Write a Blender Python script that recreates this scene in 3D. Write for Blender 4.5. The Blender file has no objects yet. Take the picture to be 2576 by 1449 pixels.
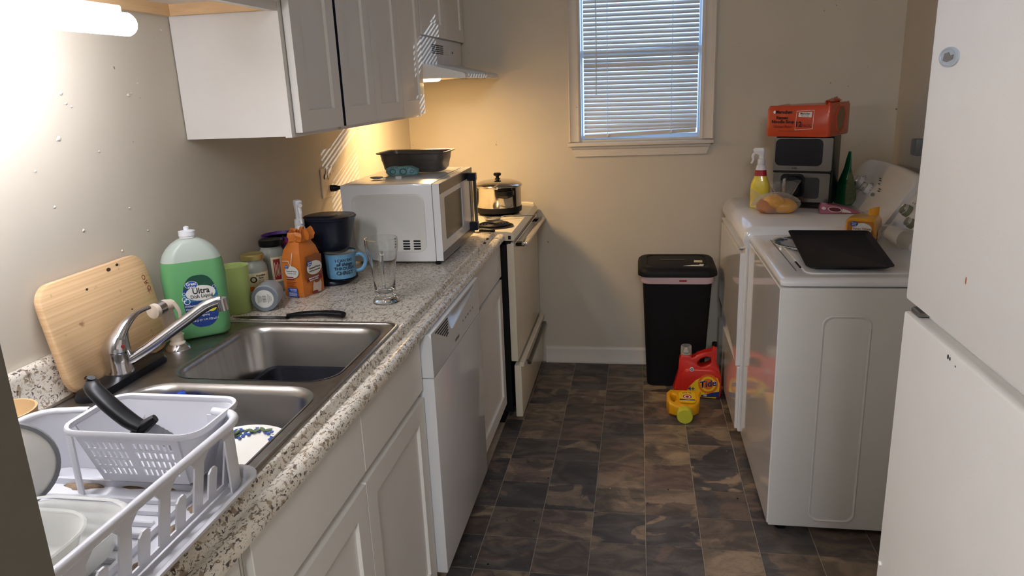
import bpy, bmesh, math, random
from mathutils import Vector, Matrix
random.seed(7)
C = bpy.context.scene.collection
R = math.radians
PI = math.pi

# ---------------------------------------------------------------- camera
cam_d = bpy.data.cameras.new('camera'); cam = bpy.data.objects.new('camera', cam_d); C.objects.link(cam)
CAM = (1.19994, 0.0, 1.50753); YAW, PITCH, ROLL, FPX = 0.174455, 0.268781, -0.0410189, 1852.55
def _basis():
    cy, sy = math.cos(YAW), math.sin(YAW)
    f = Vector((-sy*math.cos(PITCH), cy*math.cos(PITCH), -math.sin(PITCH)))
    r = Vector((cy, sy, 0)); u = r.cross(f)
    c, s = math.cos(ROLL), math.sin(ROLL)
    return c*r+s*u, -s*r+c*u, f
_r, _u, _f = _basis()
cam.matrix_world = Matrix(((_r.x, _u.x, -_f.x, CAM[0]), (_r.y, _u.y, -_f.y, CAM[1]), (_r.z, _u.z, -_f.z, CAM[2]), (0, 0, 0, 1)))
cam_d.sensor_width = 36; cam_d.lens = FPX/2576*36; cam_d.clip_start = 0.02; cam_d.clip_end = 100
bpy.context.scene.camera = cam

# ---------------------------------------------------------------- world, sun, exposure
w = bpy.data.worlds.new('sky'); bpy.context.scene.world = w; w.use_nodes = True
bg = w.node_tree.nodes['Background']; bg.inputs[0].default_value = (0.36, 0.60, 1.0, 1); bg.inputs[1].default_value = 3.2
sd = bpy.data.lights.new('sun', 'SUN'); sd.energy = 2.6; sd.angle = R(0.12); sd.color = (0.80, 0.90, 1.0)
so = bpy.data.objects.new('sun', sd); C.objects.link(so)
so.rotation_euler = Vector((-1.2, -1.02, -0.40)).to_track_quat('-Z', 'Y').to_euler()
vs = bpy.context.scene.view_settings
vs.view_transform = 'Standard'; vs.look = 'None'; vs.exposure = 0.18; vs.gamma = 1.0; vs.use_curve_mapping = False
TUBE_STRENGTH = 49.0; HOOD_POWER = 7.5; FILL_POWER = 58.0

def area(name, loc, size, power, color, rot=(0, 0, 0), sizey=None):
    d = bpy.data.lights.new(name, 'AREA'); d.energy = power; d.color = color; d.size = size
    if sizey: d.shape = 'RECTANGLE'; d.size_y = sizey
    o = bpy.data.objects.new(name, d); C.objects.link(o); o.location = loc; o.rotation_euler = rot
    return o

# ---------------------------------------------------------------- materials
def lin(c):
    return tuple(((x/255)/12.92 if x/255 <= .04045 else ((x/255+.055)/1.055)**2.4) for x in c)+(1,)
M = {}
def mat(name, col, rough=.5, metal=0., var=0., vscale=8., bump=0., bscale=60., trans=0., ior=1.45, coat=0., spec=None, dirt=None, stretch=None, sss=0.):
    m = bpy.data.materials.new(name); m.use_nodes = True; nt = m.node_tree; N = nt.nodes; L = nt.links
    p = N['Principled BSDF']; c = lin(col)
    p.inputs['Base Color'].default_value = c; p.inputs['Roughness'].default_value = rough; p.inputs['Metallic'].default_value = metal
    p.inputs['IOR'].default_value = ior; p.inputs['Transmission Weight'].default_value = trans; p.inputs['Coat Weight'].default_value = coat
    if spec is not None: p.inputs['Specular IOR Level'].default_value = spec
    if sss: p.inputs['Subsurface Weight'].default_value = sss; p.inputs['Subsurface Radius'].default_value = (.01, .01, .01)
    tc = N.new('ShaderNodeTexCoord'); vec = tc.outputs['Object']
    if stretch:
        mp = N.new('ShaderNodeMapping'); mp.inputs['Scale'].default_value = stretch; L.new(vec, mp.inputs[0]); vec = mp.outputs[0]
    last = None
    if var:
        n = N.new('ShaderNodeTexNoise'); n.inputs['Scale'].default_value = vscale; n.inputs['Detail'].default_value = 5; L.new(vec, n.inputs[0])
        r = N.new('ShaderNodeValToRGB'); e = r.color_ramp.elements
        e[0].position = .3; e[1].position = .7
        e[0].color = tuple(max(0, x*(1-var)) for x in c[:3])+(1,); e[1].color = tuple(min(1, x*(1+var*.6)) for x in c[:3])+(1,)
        L.new(n.outputs[0], r.inputs[0]); L.new(r.outputs[0], p.inputs['Base Color']); last = r.outputs[0]
    if dirt:   # (colour, scale, threshold): sparse specks and stains
        n = N.new('ShaderNodeTexNoise'); n.inputs['Scale'].default_value = dirt[1]; n.inputs['Detail'].default_value = 4; L.new(vec, n.inputs[0])
        r = N.new('ShaderNodeValToRGB'); e = r.color_ramp.elements; e[0].position = dirt[2]; e[1].position = dirt[2]+.03
        e[0].color = (0, 0, 0, 1); e[1].color = (1, 1, 1, 1); L.new(n.outputs[0], r.inputs[0])
        mx = N.new('ShaderNodeMix'); mx.data_type = 'RGBA'; L.new(r.outputs[0], mx.inputs[0])
        if last: L.new(last, mx.inputs[6])
        else: mx.inputs[6].default_value = c
        mx.inputs[7].default_value = lin(dirt[0]); L.new(mx.outputs[2], p.inputs['Base Color'])
    if bump:
        n = N.new('ShaderNodeTexNoise'); n.inputs['Scale'].default_value = bscale; n.inputs['Detail'].default_value = 4; L.new(vec, n.inputs[0])
        b = N.new('ShaderNodeBump'); b.inputs['Strength'].default_value = bump; b.inputs['Distance'].default_value = .004
        L.new(n.outputs[0], b.inputs['Height']); L.new(b.outputs[0], p.inputs['Normal'])
    M[name] = m
    return m
def thin(name, col, clear=.85, rough=.1, bump=0., bscale=40):
    """thin clear sheet: mostly lets light straight through, with a glossy coat that grows at grazing angles"""
    m = mat(name, col, rough, var=.02, bump=bump, bscale=bscale); nt = m.node_tree; N = nt.nodes; L = nt.links
    tr = N.new('ShaderNodeBsdfTransparent'); tr.inputs[0].default_value = lin(col)
    lw = N.new('ShaderNodeLayerWeight'); lw.inputs[0].default_value = .25
    mr = N.new('ShaderNodeMapRange'); mr.inputs[3].default_value = 1-clear; mr.inputs[4].default_value = min(1, 1-clear+.5); L.new(lw.outputs['Facing'], mr.inputs[0])
    mx = N.new('ShaderNodeMixShader'); L.new(mr.outputs[0], mx.inputs[0]); L.new(tr.outputs[0], mx.inputs[1]); L.new(N['Principled BSDF'].outputs[0], mx.inputs[2])
    L.new(mx.outputs[0], N['Material Output'].inputs[0])
def emis(name, col, strength):
    m = bpy.data.materials.new(name); m.use_nodes = True; p = m.node_tree.nodes['Principled BSDF']
    p.inputs['Base Color'].default_value = lin(col); p.inputs['Emission Color'].default_value = lin(col); p.inputs['Emission Strength'].default_value = strength
    M[name] = m

mat('wall_paint', (204, 195, 180), .6, bump=.28, bscale=14, var=.04, vscale=3, dirt=((120, 100, 80), 42, .745))
mat('wall_shaded', (96, 90, 80), .7, bump=.1, var=.05, vscale=3, dirt=((110, 95, 78), 30, .74))  # darker copy of the wall paint, near wall's shade put into its colour
mat('ceiling_paint', (225, 220, 210), .8, var=.03)
mat('cabinet_white', (233, 229, 224), .42, bump=.05, bscale=30, var=.02, dirt=((150, 130, 110), 50, .77))
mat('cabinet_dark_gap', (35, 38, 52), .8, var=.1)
mat('maple', (222, 184, 138), .5, var=.14, vscale=10, stretch=(1, .3, 8))
mat('appliance_white', (226, 226, 228), .22, coat=.4, var=.02, dirt=((120, 110, 100), 60, .78))
mat('appliance_gloss', (230, 228, 228), .1, coat=.6, var=.02)
mat('appliance_side', (216, 214, 208), .4, bump=.05, bscale=200, var=.02, dirt=((90, 80, 70), 45, .77))
mat('fridge_white', (238, 234, 228), .45, bump=.08, bscale=320, var=.02, dirt=((150, 130, 110), 26, .79))
mat('stove_cream', (226, 216, 196), .3, coat=.3, var=.04, dirt=((120, 80, 40), 45, .72))
mat('trim_white', (214, 206, 196), .45, bump=.08, bscale=25, var=.04, dirt=((120, 95, 70), 40, .74))
mat('steel', (176, 174, 172), .28, 1., bump=.04, bscale=60, stretch=(1, 12, 1), var=.10, vscale=7)
mat('steel_dirty', (150, 146, 142), .36, 1., bump=.06, bscale=80, var=.22, vscale=22)
mat('chrome', (205, 205, 210), .12, 1., var=.06, vscale=30)
mat('brushed', (112, 107, 102), .26, 1., var=.12, vscale=14, stretch=(1, 1, .1))
mat('black_plastic', (18, 18, 22), .32, var=.1, spec=.25)
mat('black_matte', (19, 19, 23), .55, var=.2, vscale=40, spec=.25)
mat('black_nonstick', (20, 21, 31), .5, spec=.25, var=.25, vscale=30, bump=.15, bscale=60)
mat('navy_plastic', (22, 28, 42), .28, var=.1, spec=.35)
mat('white_plastic', (226, 227, 232), .32, sss=.05, var=.02)
mat('rack_plastic', (214, 214, 220), .32, var=.03, vscale=12, dirt=((120, 90, 60), 26, .73))
mat('ivory', (222, 208, 190), .4, var=.05)
mat('grey_plastic', (170, 180, 190), .35, var=.06, vscale=14)
mat('grey_base', (120, 128, 136), .4, var=.05)
mat('label_white', (222, 222, 216), .5, var=.02)
mat('ink', (35, 34, 38), .6, var=.05)
mat('ink_grey', (120, 116, 112), .6, var=.05)
mat('ink_white', (240, 240, 240), .6, var=.02)
mat('soap_green', (116, 186, 126), .25, trans=.25, sss=.3, var=.08, vscale=6)
mat('soap_clear', (214, 226, 216), .3, trans=.35, sss=.2, var=.03)
mat('label_blue', (28, 58, 130), .4, var=.1)
mat('label_teal', (40, 110, 150), .4, var=.1)
mat('label_green', (30, 78, 62), .4, var=.15)
mat('logo_blue', (38, 78, 165), .4, var=.05)
thin('lime_cup', (206, 224, 146), .40, .35)
mat('bag_orange', (206, 118, 44), .35, coat=.3, var=.12, vscale=20, bump=.4, bscale=35)
mat('bag_brown', (142, 78, 38), .35, coat=.3, var=.15, vscale=20, bump=.4, bscale=35)
mat('maroon', (130, 42, 36), .45, var=.1)
mat('cream_print', (215, 196, 178), .5, var=.08)
mat('mug_blue', (104, 158, 196), .35, coat=.3, var=.08, vscale=30)
mat('glass', (250, 252, 252), .03, trans=1., ior=1.45, var=.01)
thin('glass_thin', (240, 240, 238), .88, .1)
thin('frost_clear', (232, 232, 228), .62, .22)
thin('film', (248, 246, 244), .94, .10, 1., 45)
thin('jar_glass', (226, 230, 222), .72, .08)
mat('gold_lid', (200, 185, 120), .3, .8, var=.1)
mat('spice', (120, 78, 66), .7, var=.3, vscale=90)
mat('label_cream', (224, 212, 176), .5, var=.04)
mat('label_red', (150, 40, 48), .45, var=.1)
mat('purple', (88, 50, 130), .3, coat=.3, var=.1)
mat('magenta', (150, 40, 96), .3, coat=.3, var=.1)
mat('rain_blue', (50, 90, 170), .3, var=.1)
mat('rain_green', (70, 150, 100), .3, var=.1)
mat('rain_yellow', (205, 180, 70), .3, var=.1)
mat('knife_steel', (95, 95, 100), .25, 1., var=.2, vscale=40)
mat('blade', (190, 192, 195), .25, 1., var=.1, vscale=40)
thin('window_glass', (248, 250, 252), .96, .03)
mat('mw_window', (46, 46, 50), .18, var=.06)
mat('pan_grey', (98, 92, 88), .38, .5, var=.25, vscale=18)
mat('patterned_pouch', (120, 165, 175), .5, var=.4, vscale=60)
mat('burner_black', (24, 22, 24), .5, .3, var=.2)
mat('pot_steel', (196, 190, 182), .1, 1., var=.12, vscale=16, bump=.05, bscale=12)
mat('liner_pink', (215, 188, 192), .5, trans=.1, var=.06)
mat('red_plastic', (206, 42, 34), .35, coat=.2, var=.05)
mat('jug_yellow', (232, 168, 22), .35, coat=.2, var=.05)
mat('cap_lime', (206, 204, 62), .4, var=.05)
mat('tide_yellow', (238, 200, 40), .4, var=.03)
mat('tide_orange', (228, 110, 30), .4, var=.03)
mat('deep_blue', (30, 48, 120), .4, var=.05)
mat('ramen_orange', (196, 72, 38), .3, coat=.5, var=.10, vscale=20, bump=.35, bscale=24)
mat('cardboard', (140, 112, 86), .8, var=.08)
mat('spray_yellow', (230, 208, 70), .35, coat=.2, var=.08, vscale=30)
mat('band_red', (165, 20, 40), .35, var=.05)
mat('bread_brown', (178, 112, 50), .7, var=.25, vscale=30)
mat('wrap_yellow', (226, 162, 36), .3, coat=.5, var=.12, vscale=18, bump=.3, bscale=30)
mat('pouch_green', (24, 112, 74), .25, coat=.6, var=.25, vscale=14, bump=.4, bscale=24)
mat('pouch_olive', (108, 116, 84), .4, var=.3, vscale=50)
mat('pouch_pink', (176, 92, 126), .3, coat=.4, var=.12, vscale=18)
mat('beet', (96, 28, 44), .4, var=.2, vscale=40)
mat('ceramic', (232, 230, 222), .2, coat=.4, var=.02)
mat('floral_blue', (52, 78, 150), .35, var=.1)
mat('floral_green', (84, 104, 70), .4, var=.1)
mat('cloth_blue', (38, 74, 178), .9, var=.2, vscale=70, bump=.6, bscale=140)
mat('plate_grey_rim', (120, 122, 126), .35, var=.1)
mat('burnt', (70, 48, 30), .5, var=.7, vscale=26)
mat('food_scrap', (132, 110, 88), .8, var=.5, vscale=70)
mat('blind_slat', (214, 206, 196), .45, sss=0, var=.03)
mat('blind_vinyl', (206, 226, 250), .35, var=.02)
mat('grout', (170, 158, 142), .8, var=.15, vscale=30)
mat('olive_knob', (120, 122, 96), .3, var=.05)
mat('beige_ply', (204, 172, 128), .5, var=.1)
emis('tube_glow', (244, 246, 255), TUBE_STRENGTH)
emis('hood_glow', (255, 214, 150), 9.0)

# blind slats let a little daylight through
_m = M['blind_slat']; _n = _m.node_tree; _t = _n.nodes.new('ShaderNodeBsdfTranslucent'); _t.inputs[0].default_value = (.45, .62, .95, 1)
_x = _n.nodes.new('ShaderNodeMixShader'); _x.inputs[0].default_value = .04
_n.links.new(_n.nodes['Principled BSDF'].outputs[0], _x.inputs[1]); _n.links.new(_t.outputs[0], _x.inputs[2]); _n.links.new(_x.outputs[0], _n.nodes['Material Output'].inputs[0])

def granite():
    m = bpy.data.materials.new('granite_laminate'); m.use_nodes = True; nt = m.node_tree; N = nt.nodes; L = nt.links; p = N['Principled BSDF']
    tc = N.new('ShaderNodeTexCoord')
    def noise(scale, det, st=(1, 1, 1), dist=0.):
        mp = N.new('ShaderNodeMapping'); mp.inputs['Scale'].default_value = st; L.new(tc.outputs['Object'], mp.inputs[0])
        n = N.new('ShaderNodeTexNoise'); n.inputs['Scale'].default_value = scale; n.inputs['Detail'].default_value = det; n.inputs['Distortion'].default_value = dist; L.new(mp.outputs[0], n.inputs[0]); return n.outputs[0]
    def ramp(src, a, b, ca, cb):
        r = N.new('ShaderNodeValToRGB'); e = r.color_ramp.elements; e[0].position = a; e[1].position = b; e[0].color = ca; e[1].color = cb; L.new(src, r.inputs[0]); return r.outputs[0]
    def mix(f, a, b):
        x = N.new('ShaderNodeMix'); x.data_type = 'RGBA'; L.new(f, x.inputs[0])
        if isinstance(a, tuple): x.inputs[6].default_value = a
        else: L.new(a, x.inputs[6])
        x.inputs[7].default_value = b; return x.outputs[2]
    base = ramp(noise(18, 4), .35, .7, lin((220, 211, 196)), lin((234, 227, 216)))
    W = (1, 1, 1, 1); K = (0, 0, 0, 1)
    c = mix(ramp(noise(70, 3, (1.6, 1, 1), .6), .56, .62, K, W), base, lin((158, 140, 120)))
    c = mix(ramp(noise(105, 4, (2.2, 1, 1.5), .8), .59, .63, K, W), c, lin((96, 86, 84)))
    c = mix(ramp(noise(150, 4, (2.0, 1, 1.5), 1.2), .63, .66, K, W), c, lin((40, 36, 38)))
    c = mix(ramp(noise(60, 5, (1, 1.5, 1), 1.0), .66, .69, K, W), c, lin((70, 58, 52)))
    L.new(c, p.inputs['Base Color']); p.inputs['Roughness'].default_value = .28; M['granite'] = m
granite()

def slate():
    m = bpy.data.materials.new('slate_vinyl'); m.use_nodes = True; nt = m.node_tree; N = nt.nodes; L = nt.links; p = N['Principled BSDF']
    oi = N.new('ShaderNodeObjectInfo'); tc = N.new('ShaderNodeTexCoord')
    cb = N.new('ShaderNodeCombineXYZ'); 
    for i in range(3):
        mm = N.new('ShaderNodeMath'); mm.operation = 'MULTIPLY'; mm.inputs[1].default_value = 37+i*23; L.new(oi.outputs['Random'], mm.inputs[0]); L.new(mm.outputs[0], cb.inputs[i])
    ad = N.new('ShaderNodeVectorMath'); ad.operation = 'ADD'; L.new(tc.outputs['Object'], ad.inputs[0]); L.new(cb.outputs[0], ad.inputs[1])
    mp = N.new('ShaderNodeMapping'); mp.inputs['Scale'].default_value = (1, 1.9, 1); L.new(ad.outputs[0], mp.inputs[0])
    n1 = N.new('ShaderNodeTexNoise'); n1.inputs['Scale'].default_value = 7; n1.inputs['Detail'].default_value = 8; n1.inputs['Distortion'].default_value = 1.0; L.new(mp.outputs[0], n1.inputs[0])
    r0 = N.new('ShaderNodeValToRGB'); r0.color_ramp.interpolation = 'CONSTANT'
    cols = [(84, 80, 80), (110, 98, 88), (98, 86, 78), (128, 114, 100), (90, 85, 82), (112, 96, 88), (78, 75, 76), (140, 124, 106), (104, 94, 84)]
    e = r0.color_ramp.elements; e[0].position = 0; e[0].color = lin(cols[0]); e[1].position = 1/9; e[1].color = lin(cols[1])
    for k in range(2, 9):
        q = e.new(k/9); q.color = lin(cols[k])
    L.new(oi.outputs['Random'], r0.inputs[0])
    r1 = N.new('ShaderNodeValToRGB'); e = r1.color_ramp.elements; e[0].position = .4; e[1].position = .62; e[0].color = (.6, .6, .6, 1); e[1].color = (1.35, 1.3, 1.22, 1); L.new(n1.outputs[0], r1.inputs[0])
    fr_ = N.new('ShaderNodeMath'); fr_.operation = 'MULTIPLY'; fr_.inputs[1].default_value = 7.31; L.new(oi.outputs['Random'], fr_.inputs[0])
    f2_ = N.new('ShaderNodeMath'); f2_.operation = 'FRACT'; L.new(fr_.outputs[0], f2_.inputs[0])
    r0b = N.new('ShaderNodeValToRGB'); r0b.color_ramp.interpolation = 'CONSTANT'; e = r0b.color_ramp.elements
    e[0].position = 0; e[0].color = lin(cols[3]); e[1].position = .25; e[1].color = lin(cols[0]); q = e.new(.5); q.color = lin(cols[7]); q = e.new(.75); q.color = lin(cols[5])
    L.new(f2_.outputs[0], r0b.inputs[0])
    n3 = N.new('ShaderNodeTexNoise'); n3.inputs['Scale'].default_value = 5.5; n3.inputs['Detail'].default_value = 5; n3.inputs['Distortion'].default_value = .8; L.new(ad.outputs[0], n3.inputs[0])
    r3 = N.new('ShaderNodeValToRGB'); e = r3.color_ramp.elements; e[0].position = .53; e[1].position = .555; L.new(n3.outputs[0], r3.inputs[0])
    mz = N.new('ShaderNodeMix'); mz.data_type = 'RGBA'; L.new(r3.outputs[0], mz.inputs[0]); L.new(r0.outputs[0], mz.inputs[6]); L.new(r0b.outputs[0], mz.inputs[7])
    mx = N.new('ShaderNodeMix'); mx.data_type = 'RGBA'; mx.blend_type = 'MULTIPLY'; mx.inputs[0].default_value = 1; L.new(mz.outputs[2], mx.inputs[6]); L.new(r1.outputs[0], mx.inputs[7])
    n2 = N.new('ShaderNodeTexNoise'); n2.inputs['Scale'].default_value = 14; n2.inputs['Detail'].default_value = 6; n2.inputs['Distortion'].default_value = 2.2; L.new(mp.outputs[0], n2.inputs[0])
    r2 = N.new('ShaderNodeValToRGB'); e = r2.color_ramp.elements; e[0].position = .485; e[1].position = .5; e[0].color = (1, 1, 1, 1); e[1].color = (.62, .6, .58, 1); q = e.new(.515); q.color = (1, 1, 1, 1)
    L.new(n2.outputs[0], r2.inputs[0])
    m2 = N.new('ShaderNodeMix'); m2.data_type = 'RGBA'; m2.blend_type = 'MULTIPLY'; m2.inputs[0].default_value = 1; L.new(mx.outputs[2], m2.inputs[6]); L.new(r2.outputs[0], m2.inputs[7])
    L.new(m2.outputs[2], p.inputs['Base Color']); p.inputs['Roughness'].default_value = .5
    b = N.new('ShaderNodeBump'); b.inputs['Strength'].default_value = .25; b.inputs['Distance'].default_value = .003; L.new(n1.outputs[0], b.inputs['Height']); L.new(b.outputs[0], p.inputs['Normal'])
    M['slate'] = m
slate()

def bamboo():
    m = bpy.data.materials.new('bamboo'); m.use_nodes = True; nt = m.node_tree; N = nt.nodes; L = nt.links; p = N['Principled BSDF']
    tc = N.new('ShaderNodeTexCoord')
    mp = N.new('ShaderNodeMapping'); mp.inputs['Scale'].default_value = (1, .25, 60); L.new(tc.outputs['Object'], mp.inputs[0])
    n = N.new('ShaderNodeTexNoise'); n.inputs['Scale'].default_value = 3; n.inputs['Detail'].default_value = 3; L.new(mp.outputs[0], n.inputs[0])
    r = N.new('ShaderNodeValToRGB'); e = r.color_ramp.elements; e[0].position = .3; e[1].position = .7; e[0].color = lin((200, 162, 116)); e[1].color = lin((224, 190, 148)); L.new(n.outputs[0], r.inputs[0])
    n2 = N.new('ShaderNodeTexNoise'); n2.inputs['Scale'].default_value = 30; n2.inputs['Detail'].default_value = 3; L.new(tc.outputs['Object'], n2.inputs[0])
    r2 = N.new('ShaderNodeValToRGB'); e = r2.color_ramp.elements; e[0].position = .68; e[1].position = .76; e[0].color = (0, 0, 0, 1); e[1].color = (.7, .7, .7, 1); L.new(n2.outputs[0], r2.inputs[0])
    x = N.new('ShaderNodeMix'); x.data_type = 'RGBA'; L.new(r2.outputs[0], x.inputs[0]); L.new(r.outputs[0], x.inputs[6]); x.inputs[7].default_value = lin((128, 84, 48))
    L.new(x.outputs[2], p.inputs['Base Color']); p.inputs['Roughness'].default_value = .55; M['bamboo'] = m
bamboo()

# ---------------------------------------------------------------- helpers
def thing(name, label, cat, loc=(0, 0, 0), rotz=0., group=None):
    o = bpy.data.objects.new(name, None); C.objects.link(o); o.empty_display_size = .05
    o.location = loc; o.rotation_euler = (0, 0, rotz); o['label'] = label; o['category'] = cat
    if group: o['group'] = group
    return o
def wthing(name, label, cat, loc, group=None):
    """a thing whose parts are written in world coordinates"""
    o = thing(name, label, cat, loc, 0, group); o['wc'] = 1
    return o
def root(o):
    while o.parent: o = o.parent
    return o
def obj(name, bm, m, parent=None, smooth=35, label=None):
    me = bpy.data.meshes.new(name)
    if parent is not None:
        r = root(parent)
        if r.get('wc'): bmesh.ops.translate(bm, verts=bm.verts, vec=-Vector(r.location))
    bmesh.ops.recalc_face_normals(bm, faces=bm.faces)
    bm.to_mesh(me); bm.free()
    me.materials.append(M[m])
    if smooth:
        me.shade_smooth(); me.set_sharp_from_angle(angle=R(smooth))
    o = bpy.data.objects.new(name, me); C.objects.link(o)
    if parent is not None: o.parent = parent
    if label: o['label'] = label
    return o
def single(name, bm, m, label, cat, group=None, smooth=35, origin=None):
    o = obj(name, bm, m, None, smooth)
    o['label'] = label; o['category'] = cat
    if group: o['group'] = group
    me = o.data; cs = [v.co for v in me.vertices]
    c = Vector((sum(v.x for v in cs)/len(cs), sum(v.y for v in cs)/len(cs), min(v.z for v in cs)))
    me.transform(Matrix.Translation(-c)); o.location = c
    return o
def struct(name, bm, m, parent=None, smooth=35):
    o = obj(name, bm, m, parent, smooth)
    if parent is None: o['kind'] = 'structure'
    return o
def NB(): return bmesh.new()
def box(bm, x0, x1, y0, y1, z0, z1, bev=0., seg=1):
    vs_ = [bm.verts.new((x, y, z)) for x in (x0, x1) for y in (y0, y1) for z in (z0, z1)]
    fs = [(0, 1, 3, 2), (4, 6, 7, 5), (0, 4, 5, 1), (2, 3, 7, 6), (0, 2, 6, 4), (1, 5, 7, 3)]
    F = [bm.faces.new([vs_[i] for i in f]) for f in fs]
    if bev:
        E_ = list({e for f in F for e in f.edges})
        bmesh.ops.bevel(bm, geom=E_, offset=bev, segments=seg, profile=.6, affect='EDGES')
    return bm
def B(*a, **k): return box(NB(), *a, **k)
def xf(bm, mtx):
    bmesh.ops.transform(bm, matrix=mtx, verts=bm.verts); return bm
def loft(bm, rings, cap0=True, cap1=True, closed=True):
    V = [[bm.verts.new(p) for p in r] for r in rings]
    n = len(V[0])
    for a, b in zip(V[:-1], V[1:]):
        for i in range(n if closed else n-1):
            j = (i+1) % n
            try: bm.faces.new((a[i], a[j], b[j], b[i]))
            except ValueError: pass
    if cap0: bm.faces.new(V[0][::-1])
    if cap1: bm.faces.new(V[-1])
    return bm
def ring(cx, cy, z, r, n=24, ry=None, ph=0):
    ry = r if ry is None else ry
    return [Vector((cx+r*math.cos(2*PI*i/n+ph), cy+ry*math.sin(2*PI*i/n+ph), z)) for i in range(n)]
def rr(w_, d_, r, n=5, cx=0., cy=0.):
    """rounded rectangle outline, counter-clockwise, as 2D points"""
    r = min(r, w_/2-1e-5, d_/2-1e-5); out = []
    for (sx, sy, a0) in ((1, 1, 0), (-1, 1, 90), (-1, -1, 180), (1, -1, 270)):
        for k in range(n):
            a = R(a0+90*k/(n-1)); out.append((cx+sx*(w_/2-r)+r*math.cos(a), cy+sy*(d_/2-r)+r*math.sin(a)))
    return out
def rz(pts, z): return [Vector((p[0], p[1], z)) for p in pts]
def lathe(bm, prof, n=32, cx=0., cy=0., cap0=True, cap1=True, z0=0.):
    return loft(bm, [ring(cx, cy, z0+z, max(r, 1e-4), n) for r, z in prof], cap0, cap1)
def spline(pts, k=6):
    P_ = [Vector(p) for p in pts]; out = []
    for i in range(len(P_)-1):
        p0 = P_[max(i-1, 0)]; p1 = P_[i]; p2 = P_[i+1]; p3 = P_[min(i+2, len(P_)-1)]
        for j in range(k):
            t = j/k
            out.append(.5*((2*p1)+(-p0+p2)*t+(2*p0-5*p1+4*p2-p3)*t*t+(-p0+3*p1-3*p2+p3)*t**3))
    out.append(P_[-1]); return out
def tube(bm, pts, rad, n=12, cap=True, flat=1.):
    P_ = [Vector(p) for p in pts]; m_ = len(P_)
    rads = rad if isinstance(rad, (list, tuple)) else [rad]*m_
    if len(rads) != m_:
        rr_ = []
        for i in range(m_):
            t = i/(m_-1)*(len(rads)-1); a = int(min(t, len(rads)-2)); rr_.append(rads[a]+(rads[a+1]-rads[a])*(t-a))
        rads = rr_
    t0 = (P_[1]-P_[0]).normalized(); up = Vector((0, 0, 1)) if abs(t0.z) < .9 else Vector((1, 0, 0))
    nrm = (up-t0*up.dot(t0)).normalized(); rings = []
    for i in range(m_):
        t = (P_[min(i+1, m_-1)]-P_[max(i-1, 0)]).normalized()
        nrm = (nrm-t*nrm.dot(t)).normalized(); bi = t.cross(nrm)
        rings.append([P_[i]+rads[i]*(math.cos(2*PI*k/n)*nrm*flat+math.sin(2*PI*k/n)*bi) for k in range(n)])
    return loft(bm, rings, cap, cap)
def holed(bm, outer, holes, fn, t0, t1):
    """flat panel with holes: 2D outlines, fn(a, b, t) gives the 3D point"""
    def side(t):
        loops = []
        for lp in [outer]+list(holes):
            v = [bm.verts.new(fn(a, b, t)) for a, b in lp]
            e = [bm.edges.new((v[i], v[(i+1) % len(v)])) for i in range(len(v))]
            loops.append((v, e))
        bmesh.ops.triangle_fill(bm, use_beauty=True, edges=[e for l in loops for e in l[1]])
        return loops
    A = side(t0); Bq = side(t1)
    for (va, _), (vb, _) in zip(A, Bq):
        for i in range(len(va)):
            j = (i+1) % len(va)
            bm.faces.new((va[i], va[j], vb[j], vb[i]))
    return bm
def rect2(a0, a1, b0, b1): return [(a0, b0), (a1, b0), (a1, b1), (a0, b1)]
fYZ = lambda a, b, t: Vector((t, a, b))
fXZ = lambda a, b, t: Vector((a, t, b))
fXY = lambda a, b, t: Vector((a, b, t))
def frame_fn(o, xd, ud):
    o = Vector(o); xd = Vector(xd).normalized(); ud = Vector(ud); nd = xd.cross(ud).normalized(); ud = nd.cross(xd).normalized()
    return lambda a, b, t: o+xd*a+ud*b+nd*t
def ell(a, b, n=24, ca=0., cb=0.): return [(ca+a*math.cos(2*PI*i/n), cb+b*math.sin(2*PI*i/n)) for i in range(n)]
def patch(name, outl, fn, m, parent, th=.0006, t0=0., label=None):
    return obj(name, holed(NB(), outl, [], fn, t0, t0+th), m, parent, smooth=0, label=label)
def text(s, size, fn, m, parent, name='lettering', bold=0., th=.0005, t0=.0004, shear=0., align='CENTER', spacing=1., xs=1.):
    cu = bpy.data.curves.new('t', 'FONT'); cu.body = s; cu.size = size; cu.align_x = align; cu.align_y = 'CENTER'; cu.resolution_u = 2
    cu.offset = bold*size; cu.shear = shear; cu.space_character = spacing
    o = bpy.data.objects.new('t', cu); C.objects.link(o)
    bpy.context.view_layer.update()
    me = o.evaluated_get(bpy.context.evaluated_depsgraph_get()).to_mesh()
    bm = NB(); bm.from_mesh(me); o.to_mesh_clear(); bpy.data.objects.remove(o); bpy.data.curves.remove(cu)
    r = bmesh.ops.extrude_face_region(bm, geom=bm.faces[:]); 
    ext = {g for g in r['geom'] if isinstance(g, bmesh.types.BMVert)}
    for v in bm.verts: v.co = fn(v.co.x*xs, v.co.y, t0+(th if v in ext else 0))
    return obj(name, bm, m, parent, smooth=0)

# ================================================================ THE SETTING
D = 3.864; WX = 2.419; CH = 2.42; YN = -2.2
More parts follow.
